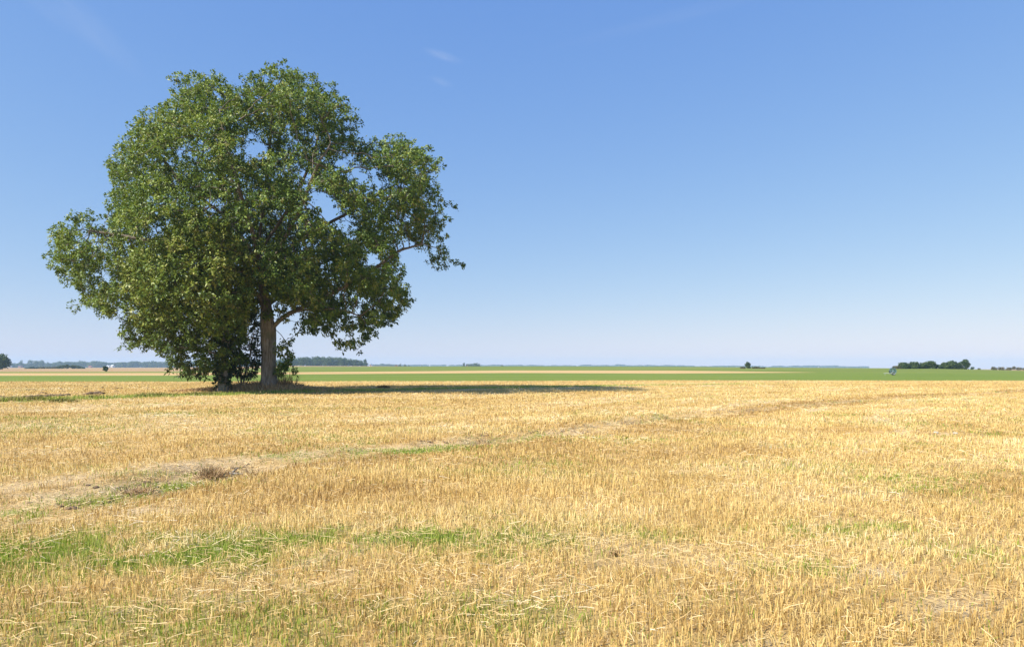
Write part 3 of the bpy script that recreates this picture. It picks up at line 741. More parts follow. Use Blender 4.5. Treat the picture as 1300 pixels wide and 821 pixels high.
def big_ash():
    Y0 = 50.0; b = P(341, 497.5, Y0); z0 = zat(b[0], b[1])[0] - 0.08; origin = (b[0], b[1], z0)
    root = empty('ash_tree', origin)
    tag(root, 'very large spreading tree with a thick bare trunk, tallest thing in the field', 'tree')
    dfac = lambda p: np.interp(p[:, 1], [80, 200, 330, 460], [0.8, 1.0, 1.0, 0.75])
    C, R = make_lobes(ASH, Y0, 11.5, 10.5, 1.25, 0.38, 1.0, 21, GAPS, fill=0.25, dfac=dfac, big=3.1, front=(-2.5, 175, 340, 315), bigsp=0.78, rag=0.5)
    ex = [(344, 82, .45), (342, 94, .55), (362, 84, .4), (353, 96, .6), (380, 96, .5), (398, 106, .5), (300, 112, .5), (281, 100, .45), (245, 100, .5), (262, 106, .5), (588, 333, .42), (578, 328, .5), (566, 322, .5), (553, 315, .45), (541, 307, .45), (570, 302, .45), (576, 266, .4), (184, 142, .3), (449, 447, .4), (440, 440, .5), (66, 312, .4), (74, 298, .4), (104, 271, .4), (118, 270, .35), (158, 440, .4), (172, 436, .5), (96, 390, .4), (516, 378, .5), (510, 400, .5), (505, 186, .5), (530, 192, .5)]
    C = np.concatenate([C, [np.array(P(a, b_, Y0)) for a, b_, _ in ex]]); R = np.concatenate([R, [q * 1.15 for *_, q in ex]])
    att = attract(C, R, 8.5, 22)
    Q = lambda px, py, dy=0: np.array(P(px, py, Y0)) + (AX[0] * dy, AX[1] * dy, 0)
    base = np.array(origin)
    tr = [base, Q(341, 480), Q(340, 450), Q(340, 428), Q(341, 416)]
    chains = [tr + [Q(337, 395), Q(333, 360, .3), Q(330, 320, .6), Q(334, 275, .5), Q(340, 230), Q(345, 175), Q(347, 120)],
              [Q(341, 420), Q(353, 408, -.3), Q(366, 397, -.5), Q(395, 385, -.8), Q(430, 368, -1), Q(470, 345, -1), Q(500, 322, -1), Q(530, 314, -1)],
              [Q(333, 352, .3), Q(322, 322, -.2), Q(306, 295, -.5), Q(288, 276, -1), Q(262, 260, -1.2), Q(232, 238, -1.5), Q(205, 205, -2)],
              [Q(331, 318, .5), Q(350, 290, .2), Q(368, 262, 0), Q(384, 230, 0), Q(400, 195, 0), Q(410, 150, .5)],
              [Q(337, 388), Q(318, 365, -1.2), Q(285, 345, -2.2), Q(235, 325, -3), Q(175, 310, -3), Q(120, 300, -2.5)],
              [Q(334, 335, .4), Q(375, 305, 1), Q(420, 275, 2), Q(460, 250, 2.5), Q(500, 225, 2.5)],
              [Q(335, 375, .2), Q(330, 350, -2.5), Q(320, 310, -5), Q(300, 250, -7), Q(285, 190, -7)],
              [Q(334, 360, .3), Q(350, 330, -2.5), Q(375, 290, -5.5), Q(395, 240, -7.5)],
              [Q(334, 350, .3), Q(345, 325, 3), Q(370, 280, 6), Q(380, 220, 8)],
              [Q(333, 355, .3), Q(315, 330, 3), Q(280, 290, 6), Q(250, 230, 8)],
              [Q(332, 320, .5), Q(310, 270, .8), Q(290, 210, 1), Q(270, 150, 1)],
              [Q(336, 392), Q(370, 365, 2), Q(420, 350, 4.5), Q(465, 330, 6)],
              [Q(337, 385), Q(300, 372, 2), Q(240, 360, 4.5), Q(180, 350, 5)],
              [Q(366, 397, -.5), Q(395, 395, -2), Q(425, 395, -3), Q(450, 405, -3)],
              [Q(344, 414), Q(357, 424, -.6), Q(366, 440, -.9), Q(369, 462, -1)]]
    # a low leafy shoot hanging right of the trunk
    r = np.random.default_rng(5)
    low = np.stack([r.normal(362, 7, 42), r.uniform(432, 476, 42)], 1); low = np.array([Q(a, c, r.normal(-.8, .5)) for a, c in low])
    low = low[low[:, 0] > Q(351, 0)[0]]
    def ungap(T):
        gx_ = CX + F * T[:, 0] / T[:, 1]; gy_ = HZ + (CH - T[:, 2]) * F / T[:, 1]; k_ = np.ones(len(T), bool)
        for (gx, gy, gr) in GAPS: k_ &= ~((np.hypot(gx_ - gx, gy_ - gy) < gr) & (r.random(len(T)) < 0.85))
        return T[k_]
    att = ungap(att)
    N, par = colonize(chains, np.concatenate([att, low]), 0.42, 0.5, 120, 3)
    rad, kids = radii(N, par, 0.0125, 2.25)
    k0 = 0.40 / rad[int(4.0 / 0.42)]
    rad = np.where(rad > 0.05, rad * np.interp(rad, [0.05, rad.max()], [1, k0]), rad)
    rb = 0.50
    trunk = trunk_mesh('trunk', [base - (0, 0, .3), base, base + (0, 0, .35), base + (0, 0, .9), base + (0, 0, 2.2), Q(340, 428), Q(340, 414), Q(338, 402), Q(337, 392)], [.88, .78, .62, .535, .50, .52, .53, .42, .28], M['bark'], root, origin, 4)
    thick = (rad > 0.05); e = np.arange(len(N)) > 0
    intrunk = N[:, 2] < Q(0, 418)[2]; intrunk &= np.hypot(N[:, 0] - base[0], N[:, 1] - base[1]) < 0.6
    skeleton_mesh('limbs', N, par, rad, M['bark'], root, origin, e & thick & ~intrunk, 12)
    skeleton_mesh('twigs', N, par, rad, M['limb'], root, origin, e & ~thick & ~intrunk, 4)
    tips = N[(rad < 0.026) & e]; tips = tips[r.random(len(tips)) < 0.9]
    tu = np.concatenate([att, ungap(tips + r.normal(0, .15, tips.shape)), low])
    cen = np.array(Q(325, 300)); dirs = outward(tu, cen)
    clump = fbm(tu[:, 0] * .5 + tu[:, 1] * .3, tu[:, 2] * .5, 9, 3) - 0.5
    print('ash lobes', len(C), 'att', len(att), 'nodes', len(N), 'tufts', len(tu), 'baser', rad[5])
    foliage('crown', tu, dirs, 18, 0.215, M['ash_leaf'], root, origin, 6, wide=0.54, spread=0.8, droop=0.2, tshift=clump * 0.5, small=0.4)
    # pale bunches of hanging seed keys
    pk = tu[r.random(len(tu)) < 0.10] ; kd = np.tile(np.array([0, 0, -1.2]), (len(pk), 1))
    foliage('seed_bunches', pk + r.normal(0, .15, pk.shape), kd, 7, 0.16, M['side_leaf'], root, origin, 8, wide=0.3, spread=0.5, tshift=np.full(len(pk), 0.45))
big_ash()
print('T big_ash() %.1f' % (time.time() - _t0))

def side_tree():
    Y0 = 48.3; b = P(283, 494, Y0); z0 = zat(b[0], b[1])[0] - 0.05; origin = (b[0], b[1], z0)
    root = empty('field_maple', origin)
    root.name = 'small_tree'
    tag(root, 'smaller yellowish tree with a dark ivy-wrapped trunk, left of the thick bare trunk', 'tree')
    S = [(240,300),(290,282),(325,300),(345,340),(340,385),(325,420),(318,440),(316,460),(300,470),(280,474),(262,484),(240,484),(222,480),(212,462),(200,440),(188,415),(176,385),(180,350),(205,320)]
    C, R = make_lobes(S, Y0, 4.8, 3.6, 1.1, 0.4, 0.98, 31, [(256, 415, 3), (300, 440, 6), (318, 460, 5), (235, 430, 4), (330, 430, 4)], fill=0.3, big=1.5)
    C[:, 1] -= np.interp(C[:, 2], [2, 5, 12], [0, 2.0, 3.5]); att = attract(C, R, 9, 32)
    rk = np.random.default_rng(3); att = att[rk.random(len(att)) < np.interp(att[:, 2], [1.0, 5.0], [0.18, 1.0])]
    Q = lambda px, py, dy=0: np.array(P(px, py, Y0)) + (AX[0] * dy, AX[1] * dy, 0)
    base = np.array(origin)
    chains = [[base, Q(284, 470), Q(287, 440), Q(291, 410, -.2), Q(290, 370, -.8), Q(286, 330, -1.6), Q(280, 300, -2.4)],
              [Q(287, 440), Q(275, 420, -.5), Q(262, 395, -1), Q(240, 370, -1.5), Q(215, 350, -2)],
              [Q(290, 415), Q(305, 390, -.8), Q(320, 360, -1.6), Q(326, 330, -2)],
              [Q(286, 452), Q(268, 448, -.6), Q(245, 445, -1), Q(222, 440, -1)],
              [Q(285, 462), Q(270, 468, -.5), Q(250, 472, -.8)], [Q(286, 455), Q(300, 450, .4), Q(312, 452, .6)]]
    N, par = colonize(chains, att, 0.34, 0.42, 90, 6); rad, kids = radii(N, par, 0.010, 2.3)
    trunk_mesh('trunk', [base - (0, 0, .2), base, base + (0, 0, .5), Q(284, 470), Q(287, 440), Q(291, 412, -.2)], [.52, .46, .36, .30, .26, .2], M['bark'], root, origin, 7, flutes=4)
    e = np.arange(len(N)) > 0
    skeleton_mesh('limbs', N, par, rad, M['bark'], root, origin, e & (rad > 0.04), 8)
    skeleton_mesh('twigs', N, par, rad, M['limb'], root, origin, e & (rad <= 0.04), 4)
    r = np.random.default_rng(8); tips = N[(rad < 0.022) & e]; tips = tips[r.random(len(tips)) < 0.6]
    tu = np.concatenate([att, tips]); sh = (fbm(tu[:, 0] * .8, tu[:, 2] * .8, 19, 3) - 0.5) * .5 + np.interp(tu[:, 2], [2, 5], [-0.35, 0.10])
    print('side nodes', len(N), 'tufts', len(tu))
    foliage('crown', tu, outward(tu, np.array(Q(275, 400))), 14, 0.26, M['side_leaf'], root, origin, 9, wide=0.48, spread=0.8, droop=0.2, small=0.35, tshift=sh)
    n = 300; t = r.random(n); a = r.random(n) * 6.28; ax = np.stack([np.interp(t, [0, .4, 1], [b[0], Q(284, 460)[0], Q(290, 395)[0]]), np.interp(t, [0, 1], [b[1], b[1] - .4]), np.interp(t, [0, 1], [z0 + .3, Q(0, 395)[2]])], 1)
    rr = 0.36 + 0.18 * r.random(n); d = np.stack([np.cos(a), np.sin(a), np.zeros(n)], 1)
    foliage('ivy', ax + d * rr[:, None], d * .6, 7, 0.2, M['dark_leaf'], root, origin, 10, wide=0.8, spread=0.8)
side_tree()
print('T side_tree() %.1f' % (time.time() - _t0))

def middle_shrub():
    Y0 = 49.8; b = P(307, 494, Y0); z0 = zat(b[0], b[1])[0] - 0.05; origin = (b[0], b[1], z0); root = empty('leafy_shrub', origin)
    tag(root, 'dark open shrub with several thin stems, between the two tree trunks', 'shrub')
    S = [(296,400),(312,390),(328,402),(334,440),(331,470),(325,482),(306,484),(292,478),(290,440)]
    C, R = make_lobes(S, Y0, 1.6, 1.3, 0.6, 0.3, 1.2, 41, [(318, 452, 3), (303, 445, 2)]); att = attract(C, R, 13, 42)
    Q = lambda px, py, dy=0: np.array(P(px, py, Y0)) + (AX[0] * dy, AX[1] * dy, 0); base = np.array(origin)
    chains = [[base, Q(306, 480), Q(304, 455), Q(304, 425), Q(306, 400)], [base + (.05, 0, .1), Q(311, 478, .2), Q(317, 455, .3), Q(322, 425, .2)], [base + (0, 0, .1), Q(300, 478, -.2), Q(296, 460, -.3)], [base + (.1, 0, .1), Q(316, 480), Q(325, 468)]]
    N, par = colonize(chains, att, 0.28, 0.34, 60, 9); rad, kids = radii(N, par, 0.011, 2.2); rad *= 1.3; e = np.arange(len(N)) > 0
    skeleton_mesh('stems', N, par, rad, M['bark'], root, origin, e, 6)
    tu = np.concatenate([att, N[(rad < .02) & e]])
    foliage('crown', tu, outward(tu, base + (0, 0, 2.5)), 10, 0.2, M['dark_leaf'], root, origin, 12, wide=0.5, spread=0.9)
middle_shrub()

# ---------- far trees: trunk + lobed crown, one object each
def far_tree_data(h, w, seed, nl=10, nf=900, size=0.5, shape='round'):
    r = np.random.default_rng(seed); C = []; nl = int(nl * 1.5); nf = int(nf * 1.3)
    for i in range(nl):
        t = r.random(); z = h * (0.20 + 0.70 * t) if shape != 'bush' else h * (0.12 + 0.68 * t)
        rr = w / 2 * math.sqrt(max(0.05, 1 - ((z / h - 0.36) / 0.62) ** 2)) * 0.66; a = r.random() * 6.28
        C.append((math.cos(a) * rr * r.uniform(.3, 1), math.sin(a) * rr * r.uniform(.3, 1), z, w * r.uniform(.17, .28) if shape != 'bush' else w * r.uniform(.18, .28)))
    C = np.array(C); pick = r.integers(0, nl, nf); d = r.normal(size=(nf, 3)); d /= np.linalg.norm(d, axis=1)[:, None]
    c = C[pick, :3] + d * C[pick, 3:4] * (0.35 + 0.65 * r.random((nf, 1)) ** .5) * (1, 1, .85)
    c[:, 2] = np.clip(c[:, 2], 0.05 * h, h * 1.02)
    u = np.cross(d + r.normal(0, .6, (nf, 3)), r.normal(size=(nf, 3))); u /= np.linalg.norm(u, axis=1)[:, None]
    v = np.cross(u, d + r.normal(0, .5, (nf, 3))); v /= np.linalg.norm(v, axis=1)[:, None]; s = size * r.uniform(.6, 1.2, (nf, 1))
    V = np.stack([c - u * s * .5, c + v * s * .35, c + u * s * .5, c - v * s * .35], 1).reshape(-1, 3); Fc = np.arange(nf * 4).reshape(-1, 4)
    tint = np.clip(r.random(nf) * .5 + r.random(nl)[pick] * .5, 0, 1)
    return V, Fc, tint
def far_tree(name, px, pyb, Y, wpx, hpx, seed, label, mat, cat='tree', group=None, shape='round', nf=900, trunk=True, nl=10, sink=0.0):
    x, y, z = P(px, pyb, Y); z = zat(x, y)[0] - sink; h = (hpx * Y / F) + sink; w = wpx * Y / F
    V, Fc, tint = far_tree_data(h, w, seed, nl, nf, max(0.25, w * 0.11) if w < 6 else w * 0.085, shape)
    if trunk:
        root = empty(name, (x, y, z)); rt = max(0.03 * h, .05)
        MB().tube([(0, 0, -.2), (0, 0, h * .2), (rt * .4, 0, h * .45), (0, 0, h * .7)], [rt, rt * .8, rt * .6, rt * .25], 8).build('trunk', M['bark'], root)
        mesh_obj('crown', V, Fc, mat, parent=root, fattrs=dict(tint=tint))
    else:
        root = mesh_obj(name, V, Fc, mat, fattrs=dict(tint=tint)); root.location = (x, y, z)
    return tag(root, label, cat, group)

L, D, H = M['far_leaf'], M['dark_leaf'], M['hedge_leaf']
far_tree('broadleaf_tree', -1, 469, 400, 28, 20, 1, 'dark tree cut by the left edge of the photo', L, nf=2200, nl=16)
far_tree('round_bush', 134.2, 472.5, 245, 7.5, 7.8, 2, 'dark round bush alone on the brown field at the left', D, 'bush', shape='bush', nf=1500)
far_tree('round_bush', 949.5, 470.5, 300, 8.6, 9.6, 3, 'lone round green bush on the horizon right of centre', L, 'bush', nf=1500, shape='bush')
for i, (px, w, h, lab) in enumerate(((943, 8, 2.2, 'low scrub at the left foot of the lone round bush'), (960, 12, 1.8, 'low scrub just right of the lone round bush'), (969, 6, 1.4, 'last low scrub tailing off right of the lone round bush'))):
    far_tree('low_scrub', px, 470.8, 297, w, h, 10 + i, lab, H, 'scrub', 'scrub round the lone bush', 'bush', 700, False, 18)
# hedgerow trees on the right
ROW = [(1140, 10, 3.2, H, 'lowest brownish bush at the left end of the hedgerow'), (1147, 13, 7.3, L, 'first round green bush of the hedgerow from the left'), (1159.5, 12.5, 8.2, L, 'second round green bush of the hedgerow from the left'),
       (1171.5, 11.5, 8.2, L, 'left one of two touching bushes mid hedgerow'), (1180, 12, 8.9, L, 'right one of two touching bushes mid hedgerow'), (1190.5, 9, 5.8, D, 'low dark bush in the dip of the hedgerow'),
       (1199, 12, 7.6, L, 'green bush just right of the dip in the hedgerow'), (1209, 13, 10.5, L, 'broad green tree left of the tallest hedgerow trees'), (1217.5, 11, 10.3, D, 'dark tree next to the tallest hedgerow tree'), (1226, 10, 13.6, L, 'tallest tree at the right end of the hedgerow')]
for i, (px, w, h, m, lab) in enumerate(ROW):
    Yr = 265.0; pyb = pb4(px) + .3
    far_tree('hedgerow_tree', px, pyb, Yr, w * 1.3, h * 1.04, 30 + i, lab, m, 'tree', 'hedgerow on the right horizon', 'bush', 1500, True, 12, sink=0.3)
for i, (px, w, h, lab) in enumerate(((1234.5, 6, 3.2, 'small dark bush just right of the tallest hedgerow tree'), (1243, 5, 1.6, 'tiny thorn bush on the tan strip right of the hedgerow'), (1262, 9, 3.2, 'first low bush of the far right hedge'), (1271, 9, 3.0, 'second low bush of the far right hedge'), (1280, 9, 3.0, 'third low bush of the far right hedge'), (1287, 7, 4.0, 'slightly taller bush of the far right hedge'), (1294, 8, 2.6, 'low bush at the right end of the far right hedge'), (1303, 9, 2.0, 'hedge bush cut by the right edge'))):
    Yr = 420.0; x, y, z = P(px, 468.5, Yr)
    zz = zat(x, y)[0]; top = 468.9 - h; hh = (CH - (top - HZ) / F * Yr) - zz
    far_tree('hedge_bush', px, 468.5, Yr, w, hh * F / Yr, 50 + i, lab, D if i == 0 else H, 'bush', 'low hedge at the far right', 'bush', 500, False, 8)

# wood at the edge, centre left
r = np.random.default_rng(77)
protos = {}
def wood_tree(px, Y, topy, w, seed, label, group, mat=None, name='woodland_tree', key=None):
    x = (px - CX) / F * Y; z = zat(x, Y)[0]; h = (CH - (topy - HZ) / F * Y) - z
    k = (key if key is not None else seed % 5, (mat or L).name)
    if k not in protos:
        V, Fc, tint = far_tree_data(1.0, 0.75, 200 + k[0], 14, 900, 0.085)
        tb = MB().tube([(0, 0, -.02), (0, 0, .4), (.01, 0, .7)], [.03, .022, .01], 6)
        n0 = len(V); tv = np.array(tb.v); tf_ = np.array([q for q in tb.f if len(q) == 4])
        V = np.concatenate([V, tv]); Fc = np.concatenate([Fc, tf_ + n0]); tint = np.concatenate([tint, np.full(len(tf_), 0.0)])
        protos[k] = mesh_obj(name, V, Fc, mat or L, fattrs=dict(tint=tint), link=False)
    o = protos[k].copy(); o.name = name; COL.objects.link(o)
    o.location = (x, Y, z - 0.2 * h); h *= 1.2; ww = w * Y / F / 0.75; o.scale = (ww, ww, h); o.rotation_euler = (0, 0, seed * 1.7)
    return tag(o, label, 'tree', group)
px = 352.0; i = 0
while px < 462:
    top = np.interp(px, [350, 380, 395, 415, 440, 452, 462], [456, 454, 453.2, 452.8, 454.2, 456.5, 459]) + r.normal(0, .6)
    wood_tree(px, 1000 + r.uniform(-30, 60), top, r.uniform(11, 16), i, 'tree in the dense wood on the horizon right of the thick trunk', 'trees of the wood right of the thick trunk')
    px += r.uniform(3.6, 5.2); i += 1
wood_tree(463.4, 985, 455.8, 6.5, 3, 'slim end tree standing at the right tip of the wood', None)
# hazy village trees on the left
for i, (px, top, w, lab) in enumerate(((-20, 458, 22, 'hazy tree beyond the left edge of the photo'), (17, 460.6, 9, 'lowest hazy tree beside the dark tree at the left edge'), (27.5, 456.6, 6, 'pointed hazy tree above the pink house'), (23, 460.2, 8, 'hazy tree left of the pointed one'), (39, 457.2, 11, 'left crown of the tall hazy clump'), (46, 457.8, 9, 'middle crown of the tall hazy clump'), (52, 457, 11, 'right crown of the tall hazy clump'), (61, 459.5, 9, 'hazy tree right of the tall clump'), (69, 460, 9, 'second hazy tree right of the tall clump'), (76, 458.6, 12, 'broad hazy tree in the middle of the village'), (86, 459, 12, 'broad hazy tree left of the poplar'), (94, 460, 9, 'low hazy tree just left of the poplar'), (101, 457, 3.2, 'thin hazy poplar standing above the far wood'))):
    wood_tree(px, 1750, top, w, i + 3, lab, None, name='village_tree')
def far_wood(name, x0, x1, Yc, topf, n, seed, label, w=11, depth=60):
    r = np.random.default_rng(seed); Vs = []; Fs = []; Ts = []; off = 0
    for i in range(n):
        px = x0 + (x1 - x0) * (i + r.random()) / n; Y = Yc + r.uniform(-depth, depth); x = (px - CX) / F * Y; z = zat(x, Y)[0]
        h = (CH - (topf(px) + r.normal(0, .35) - HZ) / F * Y) - z; h = max(h, 1.5); ww = w * r.uniform(1.0, 1.7) * Y / F
        V, Fc, t = far_tree_data(h, ww, seed * 100 + i, 9, 320, ww * .13); Vs.append(V + (x, Y, z)); Fs.append(Fc + off); Ts.append(t); off += len(V)
    o = mesh_obj(name, np.concatenate(Vs), np.concatenate(Fs), L, fattrs=dict(tint=np.concatenate(Ts))); return tag(o, label, 'wood', kind='stuff')
far_wood('far_woodland', -120, 345, 1900, lambda p: np.interp(p, [-120, 12, 60, 105, 125, 140, 165, 215, 260, 345], [461, 462.5, 461.5, 459.6, 459.2, 460.8, 459.8, 459.6, 459, 459.4]), 120, 5, 'long blue hazy wood along the left horizon')
far_wood('distant_treeline', 472, 506, 2300, lambda p: np.interp(p, [472, 485, 490, 497, 506], [463.8, 462.4, 462.3, 462.9, 463.2]), 16, 6, 'thin blue treeline right of the white barn', 7)
far_wood('distant_tree_belt', 592, 609, 1500, lambda p: np.interp(p, [592, 596, 603, 606, 609], [462.4, 462, 461.9, 461.6, 462.8]), 8, 7, 'low belt of trees right of the pointed distant tree', 5)
far_wood('horizon_treeline', 500, 1100, 3600, lambda p: 463.9 + .35 * np.sin(p / 23.0) * np.sin(p / 61.0) + max(0, (p - 700)) * .004, 90, 8, 'barely visible blue treeline right along the horizon', 12)
for i, (px, top, w, Yd, lab) in enumerate(((508.2, 461.5, 4.6, 1400, 'taller dark dot of a tree on the centre horizon'), (514.2, 462.3, 5, 1400, 'lower dark tree right of the taller dark dot'), (519, 463.2, 3, 1400, 'smallest bush right of the two dark trees'), (535.5, 462.6, 1.6, 1400, 'tiny lone bush on the centre horizon'), (588.8, 460.3, 4.6, 1400, 'pointed dark tree left of the low tree belt'), (637.5, 462.8, 4.5, 1400, 'small isolated clump right of the low tree belt'))):
    wood_tree(px, Yd, top, w, i, lab, None, mat=D, name='distant_tree')
# low hedges on the left brown field
def hedge(px0, px1, pyb, Y, topf, n, seed, lab, mat):
    r = np.random.default_rng(seed); Vs = []; Fs = []; Ts = []; off = 0
    for i in range(n):
        px = px0 + (px1 - px0) * (i + .5) / n; Yv = Y + r.uniform(-5, 5); x = (px - CX) / F * Yv; z = zat(x, Yv)[0]; h = max(.5, (CH - (topf(px) + r.normal(0, .25) - HZ) / F * Yv) - z); ww = (px1 - px0) / n * 2.2 * Y / F
        V, Fc, t = far_tree_data(h, ww, seed * 50 + i, 7, 260, ww * .16, 'bush'); Vs.append(V + (x, Yv, z)); Fs.append(Fc + off); Ts.append(t); off += len(V)
    ox = (px0 - CX) / F * Y; oz = zat(ox, Y)[0]
    return tag(mesh_obj('field_hedge', np.concatenate(Vs), np.concatenate(Fs), mat, fattrs=dict(tint=np.concatenate(Ts)), loc=(ox, Y, oz)), lab, 'hedge')
hedge(74, 107, 468, 620, lambda p: np.interp(p, [74, 80, 87, 96, 107], [465.5, 463, 461.8, 463.5, 466.2]), 11, 3, 'green hedge swelling in the middle, on the brown field left of the poplar', L)
hedge(32, 47, 468.5, 620, lambda p: np.interp(p, [32, 38, 42, 47], [467.6, 465.9, 465.2, 466.6]), 6, 4, 'short dark hedge below the tall hazy clump', D)
hedge(48, 73, 468, 640, lambda p: 466.0 + .3 * math.sin(p), 9, 5, 'thin brownish hedge joining the two green hedges', H)

# ---------- farm buildings far off
def house(px, pyb, Y, wpx, eave_px, ridge_px, wall, roof, label, cat='building', name='farm_building', depth=8.0, rz=0.0, gable=False):
    x = (px - CX) / F * Y; z = zat(x, Y)[0]; zb = max(0.0, CH - (pyb - HZ) / F * Y - z)
    w = wpx * Y / F; he = zb + eave_px * Y / F; hr = zb + ridge_px * Y / F; d = depth
    root = empty(name, (x, Y, z), rz); tag(root, label, cat)
    m = MB().box(-w/2, w/2, -d/2, d/2, -.3, he)
    if gable:
        m.poly([(-w/2, -d/2, he), (w/2, -d/2, he), (0, -d/2, hr)]); m.poly([(w/2, d/2, he), (-w/2, d/2, he), (0, d/2, hr)])
    else:
        m.poly([(w/2, -d/2, he), (w/2, d/2, he), (w/2, 0, hr)]); m.poly([(-w/2, d/2, he), (-w/2, -d/2, he), (-w/2, 0, hr)])
    m.build('wall', M[wall], root); o = .35; t = .18; rf = MB()
    if gable:
        for s in (-1, 1):
            a, b_ = (0, hr + .02), (s * (w/2 + o), he - .1)
            rf.v += [(a[0], -d/2-o, a[1]), (b_[0], -d/2-o, b_[1]), (b_[0], d/2+o, b_[1]), (a[0], d/2+o, a[1]), (a[0], -d/2-o, a[1]+t), (b_[0], -d/2-o, b_[1]+t), (b_[0], d/2+o, b_[1]+t), (a[0], d/2+o, a[1]+t)]
            k = len(rf.v) - 8; rf.f += [[k+i for i in q] for q in ((0,1,2,3),(4,5,6,7),(0,1,5,4),(1,2,6,5),(2,3,7,6),(3,0,4,7))]
    else:
        for s in (-1, 1):
            a, b_ = (0, hr + .02), (s * (d/2 + o), he - .1)
            rf.v += [(-w/2-o, a[0], a[1]), (-w/2-o, b_[0], b_[1]), (w/2+o, b_[0], b_[1]), (w/2+o, a[0], a[1]), (-w/2-o, a[0], a[1]+t), (-w/2-o, b_[0], b_[1]+t), (w/2+o, b_[0], b_[1]+t), (w/2+o, a[0], a[1]+t)]
            k = len(rf.v) - 8; rf.f += [[k+i for i in q] for q in ((0,1,2,3),(4,5,6,7),(0,1,5,4),(1,2,6,5),(2,3,7,6),(3,0,4,7))]
    rf.build('roof', M[roof], root)
    MB().box(-.6, .6, -d/2-.04, -d/2+.02, 0, 2.1).build('door', M['door_wood'], root)
    for sx in (-.3, .3): MB().box(sx*w-.6, sx*w+.6, -d/2-.04, -d/2+.02, 1.0, 2.2).build('window', M['dark_window'], root)
house(26, 465.8, 1600, 3.2, 1.3, 2.0, 'brick_wall', 'slate_roof', 'pinkish house under the pointed hazy tree')
house(12, 465.5, 1600, 4.0, 1.0, 1.9, 'white_wall', 'slate_roof', 'pale low house between the dark tree and the pink house')
house(138, 465.2, 1650, 3.0, 0.8, 1.6, 'white_wall', 'pale_roof', 'left one of the two white farm roofs in front of the far wood', depth=9)
house(143, 465.2, 1640, 2.8, 1.0, 2.2, 'white_wall', 'pale_roof', 'brighter right one of the two white farm roofs', depth=9)
house(471, 465, 1150, 2.6, 1.3, 3.0, 'white_wall', 'pale_roof', 'bright white gabled barn at the right tip of the wood', depth=10, gable=True)
house(503.2, 464.8, 1150, 2.4, 0.7, 1.3, 'brick_wall', 'red_roof', 'low house with a red roof on the centre horizon')
house(592.6, 464.8, 1150, 1.8, 0.5, 1.1, 'white_wall', 'red_roof', 'tiny pale shed at the left end of the low tree belt')
house(115, 465.6, 1650, 3.4, .7, 1.3, 'brick_wall', 'red_roof', 'small reddish farmhouse left of the two white farm roofs')

